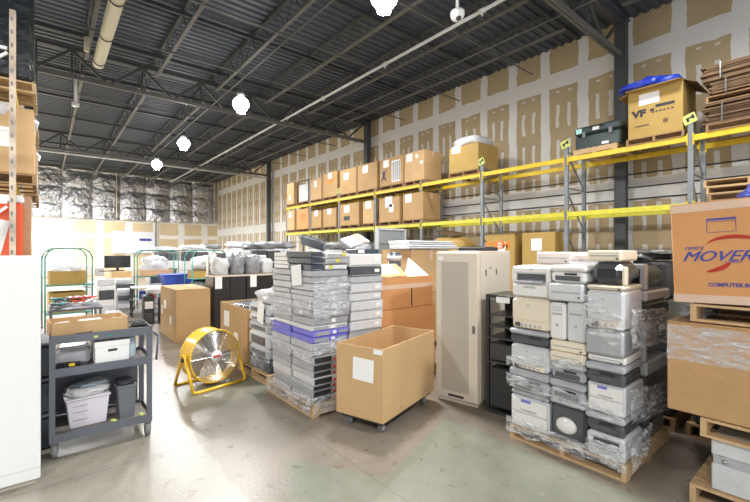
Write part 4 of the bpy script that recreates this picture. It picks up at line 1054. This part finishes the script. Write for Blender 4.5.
def swoosh(cy, cz, a0, a1, ry_, rz_, th, nm):
    q = MB(); b = bmesh.new(); n=24; A=[];B=[]
    for k in range(n+1):
        f=k/n; a=a0+(a1-a0)*f; w_=th*math.sin(PI*min(1,max(0,f)))**.7+.001
        A.append(b.verts.new((-.004,cy-ry_*math.cos(a),cz+rz_*math.sin(a)))); B.append(b.verts.new((-.004,cy-(ry_)*math.cos(a),cz+rz_*math.sin(a)-w_)))
    for k in range(n): b.faces.new((A[k],A[k+1],B[k+1],B[k]))
    bmesh.ops.solidify(b, geom=b.faces[:], thickness=.0015); q._merge(b); return q.build(nm, M['redink'], t)
swoosh(L(.40),.45,R(5),R(165),.17,.085,.028,'printed_swoosh')
swoosh(L(.245),.33,R(-5),R(-100),.135,.085,-.04,'printed_swoosh')
q=MB()
for (a,c,e,f) in ((.24,.42,.655,.67),(.24,.42,.56,.563),(.24,.243,.56,.66),(.417,.42,.56,.66),(.24,.42,.643,.646)): q.box(-.003,-.001,L(c),L(a),e,f)
q.build('printed_frame', M['blueink'], t)
tag(MB().at(4.5,.35,2.42).blob((0,0,0),(.6,.55,.12),.35,7).build('plastic_bag', M['bluetarp'], None, True),'crumpled bright blue bag lying on the big movers box','bag')

# ------------------------------------------------------------------ middle distance, left of the aisle
def teal_cart(loc, w, d, h, rz, lb, shelf=(.45,1.15)):
    t = thing('wire_cart', lb, 'cart', loc, rz, 'teal tube carts')
    for y in (0,d): 
        pts=[(0,y,.10),(0,y,h-.22),(.06,y,h-.08),(.18,y,h),(w-.18,y,h),(w-.06,y,h-.08),(w,y,h-.22),(w,y,.10)]
        MB().tube(pts,.018,8).build('hoop', M['teal'], t, True)
    for z in shelf: MB().box(.02,w-.02,.02,d-.02,z-.03,z,bev=.006).build('shelf', M['teal'], t)
    for x in (0,w):
        for y in (0,d): MB().cyl((x-.02,y,.05),(x+.02,y,.05),.05,14).cyl((x,y,.05),(x,y,.12),.015,8).build('caster', M['rubber'], t, True)
    return t
def openbox(loc,w,d,h,lb,m='card',rz=0,grp=None): return carton(loc,w,d,h,rz,lb,grp,m,opened=True)
teal_cart((0.0,12.6,0),.95,.9,2.06,R(4),'teal hooped cart at the far left carrying a wide brown box')
openbox((.09,12.72,1.152),.74,.66,.34,'wide brown box on the shelf of the far left teal cart','card3',R(4))
openbox((.09,12.72,.452),.74,.66,.5,'large brown box low on the far left teal cart','card3',R(4))
tag(MB().at(.45,13.1,1.25).blob((0,0,0),(.6,.5,.4),.3,21).build('packing_heap', M['bagw'], None, True),'white packing material heaped in the wide box of the far left teal cart','packing material')
t=thing('work_table','low grey table with a tangle of cables behind the grey cart','table',(.05,9.7,0)); MB().box(0,.85,0,1.1,.84,.88,bev=.006).build('top', M['cart'], t)
for x in (.02,.79):
    for y in (.02,1.04): MB().box(x,x+.04,y,y+.04,0,.84).build('leg', M['steel'], t)
random.seed(77)
for nm_,m_,s_ in (('dark','ink',1),('red','redink',2),('silver','chrome',3),('green','teal',4)):
    q=MB(); random.seed(s_)
    for k in range(1):
        p=Vector((random.uniform(.12,.8),random.uniform(9.9,10.6),.886+.02*s_)); pts=[p.copy()]
        for j in range(34): p=p+Vector((random.uniform(-.2,.2),random.uniform(-.2,.2),random.uniform(-.004,.008))); p.x=min(.85,max(.1,p.x)); p.y=min(10.7,max(9.8,p.y)); pts.append(p.copy())
        q.tube(pts,.014,6)
    tag(q.build('cable_heap', M[m_], None, True),'%s cables tangled on the low table behind the grey cart'%nm_,'cables')
# tan box + monitor
carton((2.15,20.0,0),.75,.9,1.12,0,'tan box standing upright under the black monitor in the distance',None,'card2',papers=[('L',.4,.7,.3,.35)],tape=False)
t=thing('monitor','black flat monitor standing on the tan box in the distance','monitor',(1.95,20.2,1.145),R(6))
MB().box(.25,.75,.1,.4,0,.03,bev=.01).build('base', M['blackm'], t); MB().box(.45,.55,.2,.26,.03,.3).build('stand', M['blackm'], t)
MB().box(0,.98,.12,.19,.13,.66,bev=.01).build('housing', M['blackm'], t); MB().box(.03,.95,.114,.119,.16,.63).build('screen', M['glassd'], t)
t=thing('keyboard','black keyboard at the foot of the distant monitor','keyboard',(1.75,19.95,1.145),R(4)); MB().box(0,.4,0,.18,0,.03,bev=.006).build('case', M['blackm'], t); MB().box(.02,.38,.02,.16,.03,.036).build('keys', M['ink'], t)
# far desk with white boxes
t=thing('work_table','long pale table with white cartons near the far wall','table',(-.4,24,0)); MB().box(0,3.2,0,1.0,.74,.78,bev=.006).build('top', M['chip'], t)
for x in (.04,3.1):
    for y in (.04,.9): MB().box(x,x+.06,y,y+.06,0,.74).build('leg', M['steel'], t)
for i,(x,w,h,m_,l) in enumerate(((.1,.5,.95,'paper','tall white carton at the left of the far table'),(.8,.7,1.1,'paper','large white carton in the middle of the far table'),(1.7,.5,.5,'prp','pinkish carton on the far table'),(2.3,.4,.35,'laptop3','grey machine at the right of the far table'))):
    carton((-.4+x,24.2,.782),w,.5,h,0,l,None,m_,tape=False)
t=thing('printer','white office printer on a stand in the distance left of the tan box','printer',(1.0,16.6,0),R(3)); MB().box(0,.5,0,.5,.45,.75,bev=.03).build('body', M['prw'], t); MB().box(-.02,.52,-.02,.52,.76,.95,bev=.04).build('scanner_lid', M['prg'], t); MB().box(.03,.47,.03,.47,0,.44).build('stand', M['laptop3'], t)
# carts in middle
teal_cart((2.35,15.2,0),1.25,.9,2.02,R(-3),'teal hooped cart in the middle distance behind the blue bin')
t=thing('open_tray','brown tray holding papers on the shelf of the middle teal cart','tray',(2.45,15.3,1.152),R(-3)); MB().box(0,1.0,0,.7,0,.01).box(0,1.0,0,.01,0,.2).box(0,1,.69,.7,0,.2).box(0,.01,0,.7,0,.2).box(.99,1,0,.7,0,.2).build('body', M['chip'], t)
tag(MB().at(2.95,15.65,1.17).blob((0,0,0),(.8,.5,.62),.35,44).build('wrapped_bundle', M['bagw'], None, True),'white film bundle in the brown tray of the middle teal cart','wrapped bundle')
t=thing('shelf_cart','black cart with a pale slanted top, blue and orange things on its shelf','cart',(2.0,13.9,0),R(-4))
MB().box(0,.85,0,.6,.86,.90,bev=.01).build('top', M['prw'], t)
for z in (.12,.5): MB().box(0,.85,0,.6,z,z+.03).build('shelf', M['prm'], t)
for x in (0,.81):
    for y in (0,.56): MB().box(x,x+.04,y,y+.04,0,.86).build('post', M['blackm'], t)
for x,m_,l in ((.3,'bluebin','blue canister'),(.58,'orange','orange canister')):
    t=thing('canister',l+' on the shelf of the black cart with a pale top','canister',(2.0+x,13.98,.531)); MB().cyl((0.02,.1,0),(.02,.1,.24),.09,18).build('body', M[m_], t, True); MB().cyl((.02,.1,.24),(.02,.1,.28),.05,14).build('cap', M['paper'], t, True)
t=thing('blue_tub','large blue tapered tub on a stand behind the brown box','tub',(2.98,14.1,0)); 
MB().prism([(.12,.62),(1.0,.62),(1.16,1.2),(-.08,1.2)],0,.75).build('body', M['bluebin'], t); MB().box(-.1,1.18,-.02,.77,1.2,1.24,bev=.01).build('rim', M['bluebin'], t)
MB().box(.1,1.0,.05,.7,.05,.62).build('stand', M['steel'], t)
random.seed(4)
for i,(x,y,h,l) in enumerate(((2.05,12.3,.78,'left'),(2.42,12.2,.72,'middle'),(2.8,12.25,.8,'right'))):
    t=thing('tower_computer','black computer tower with pale front trim by the aisle, %s of three'%l,'computer',(x,y,0),R(random.uniform(-8,8)),'black towers by the aisle')
    MB().box(0,.26,0,.55,0,h,bev=.02).build('case', M['blackm'], t); MB().box(.03,.23,-.012,-.001,h*.55,h*.8,bev=.004).build('drive_bay', M['prw'], t); MB().box(.03,.23,-.01,-.001,h*.1,h*.4,bev=.004).build('front_panel', M['rackin'], t)
tag(MB().at(2.6,12.5,.81).blob((0,0,0),(.9,.5,.2),.35,9).build('wrapped_bundle', M['bagw'], None, True),'white film lying across the black computer towers','wrapped bundle')
teal_cart((3.45,12.9,0),1.05,.75,2.02,R(2),'teal hooped cart with cardboard trays behind the tall brown box')
openbox((3.5,12.98,1.152),.45,.6,.22,'small brown tray at the left on the nearest teal cart','card3',R(2))
openbox((3.98,13.0,1.152),.45,.6,.22,'small brown tray at the right on the nearest teal cart','card3',R(2))
tag(MB().at(3.95,13.3,1.40).blob((0,0,0),(.85,.5,.45),.35,91).build('wrapped_bundle', M['bagw'], None, True),'clear film bundle on the brown trays of the nearest teal cart','wrapped bundle')
tag(MB().at(3.95,13.3,.455).blob((0,0,0),(.9,.6,.62),.25,92).build('wrapped_bundle', M['bagg'], None, True),'grey film bundle low on the nearest teal cart','wrapped bundle')
random.seed(52)
for i,(x,y,z,w_,d_,h_,m_,l) in enumerate(((1.2,14.6,0,.5,.5,1.15,'prw','upright white machine beside the far left teal cart'),(1.85,15.9,0,.45,.6,.7,'laptop3','grey floor machine behind the black cart with pale top'),
    (3.0,16.9,0,.6,.6,1.75,'prg','tall grey machine behind the middle teal cart'),(1.15,11.6,0,.35,.5,.5,'blackm','low black case by the aisle behind the grey cart'),(2.05,17.8,0,.6,.5,.95,'prd','dark machine in front of the upright tan box'),
    (4.75,13.9,0,.7,.6,1.95,'prg','tall pale machine right of the nearest teal cart'),(1.35,18.6,0,.5,.5,.6,'card3','squat machine with olive casing left of the upright tan box'))):
    t=thing('office_machine',l,'machine',(x,y,z),R(random.uniform(-6,6)))
    MB().box(0,w_,0,d_,0,h_*.8,bev=.02).build('body', M[m_], t); MB().box(.02,w_-.02,.03,d_-.02,h_*.8,h_,bev=.03).build('top_unit', M['prg' if m_!='prg' else 'prw'], t)
    MB().box(.05,w_-.05,-.012,-.001,h_*.45,h_*.7,bev=.003).build('front_panel', M['prd'], t); MB().box(.05,w_-.05,-.012,-.001,h_*.1,h_*.3,bev=.003).build('drawer', M['laptop2'], t)
# wrapped pallets in the middle distance
mids=[(4.75,11.6,1.2,2.05,'bagg'),(5.95,12.8,1.2,2.1,'bagg'),(5.4,15.0,1.2,2.12,'prg'),(7.0,15.5,1.2,2.15,'bagw'),(4.0,16.6,1.2,2.0,'bagw'),(3.6,19.5,1.2,1.95,'bagw'),(5.6,19.5,1.2,2.1,'bagg'),(7.6,18.6,1.2,2.2,'bagg'),(6.6,10.2,1.2,2.05,'bagg'),(8.0,12.9,1.2,2.1,'prm')]
mn=['close behind the black cabinets','right of the one behind the black cabinets','in the second row behind the black cabinets','in the second row before the rack','behind the nearest teal cart','in the third row on the left','in the third row in the middle','in the third row before the rack','behind the grey metal panel','before the middle of the rack']
random.seed(6)
for i,((x,y,s_,h,m_),l) in enumerate(zip(mids,mn)):
    pallet((x,y,0),1.1,1.1,0,'pallet under the wrapped load '+l,'pallets in the middle distance','woodd','x')
    t=thing('wrapped_load','film wrapped load of grey office machines '+l,'wrapped load',(x,y,.143),R(random.uniform(-5,5)),'wrapped loads in the middle distance')
    n=5; hh=(h-.15)/n
    for k in range(n):
        MB().box(.03+random.uniform(0,.05),.55,.03,1.05,k*hh,(k+.96)*hh,bev=.03).box(.57,1.06-random.uniform(0,.05),.03,1.05,k*hh,(k+.92)*hh,bev=.03).build('machine_layer', M[random.choice(('prg','prm','prg','prd','prw'))], t)
    MB().blob((.55,.55,n*hh),(1.0,1.0,.25),.35,i).build('film_top', M[m_], t, True)
# far wall whiteboard
t=thing('whiteboard','large whiteboard with a small blue mark on the far wall','whiteboard',(3.95,36.5,1.85)); MB().box(0,2.95,0,.04,0,1.7,bev=.01).build('board', M['board'], t)
MB().box(1.85,2.7,-.006,-.001,.95,1.15).build('printed_mark', M['blueink'], t); MB().box(0,2.95,-.06,0,-.05,-.01).build('tray', M['laptop'], t)
tag(MB().cyl((6.95,36.4,0),(6.95,36.4,4.45),.05,8).build('wall_pipe', M['steel']),'dark vertical pipe on the far wall right of the whiteboard','pipe')

# ------------------------------------------------------------------ world, camera
w = bpy.data.worlds.new('World'); sc.world = w; w.use_nodes = True
bg = w.node_tree.nodes['Background']; bg.inputs[0].default_value = (.93,.96,1,1); bg.inputs[1].default_value = 1.15
cam = bpy.data.cameras.new('camera'); cam.sensor_width = 36; cam.lens = 19.2; cam.clip_end = 200
co = bpy.data.objects.new('camera', cam); C.objects.link(co)
co.location = (0,0,2.0); co.rotation_euler = (R(90),0,-math.atan2(330,400)); sc.camera = co
sc.view_settings.view_transform = 'Standard'; sc.view_settings.look = 'None'; sc.view_settings.gamma = 1
sc.view_settings.exposure = 0.5
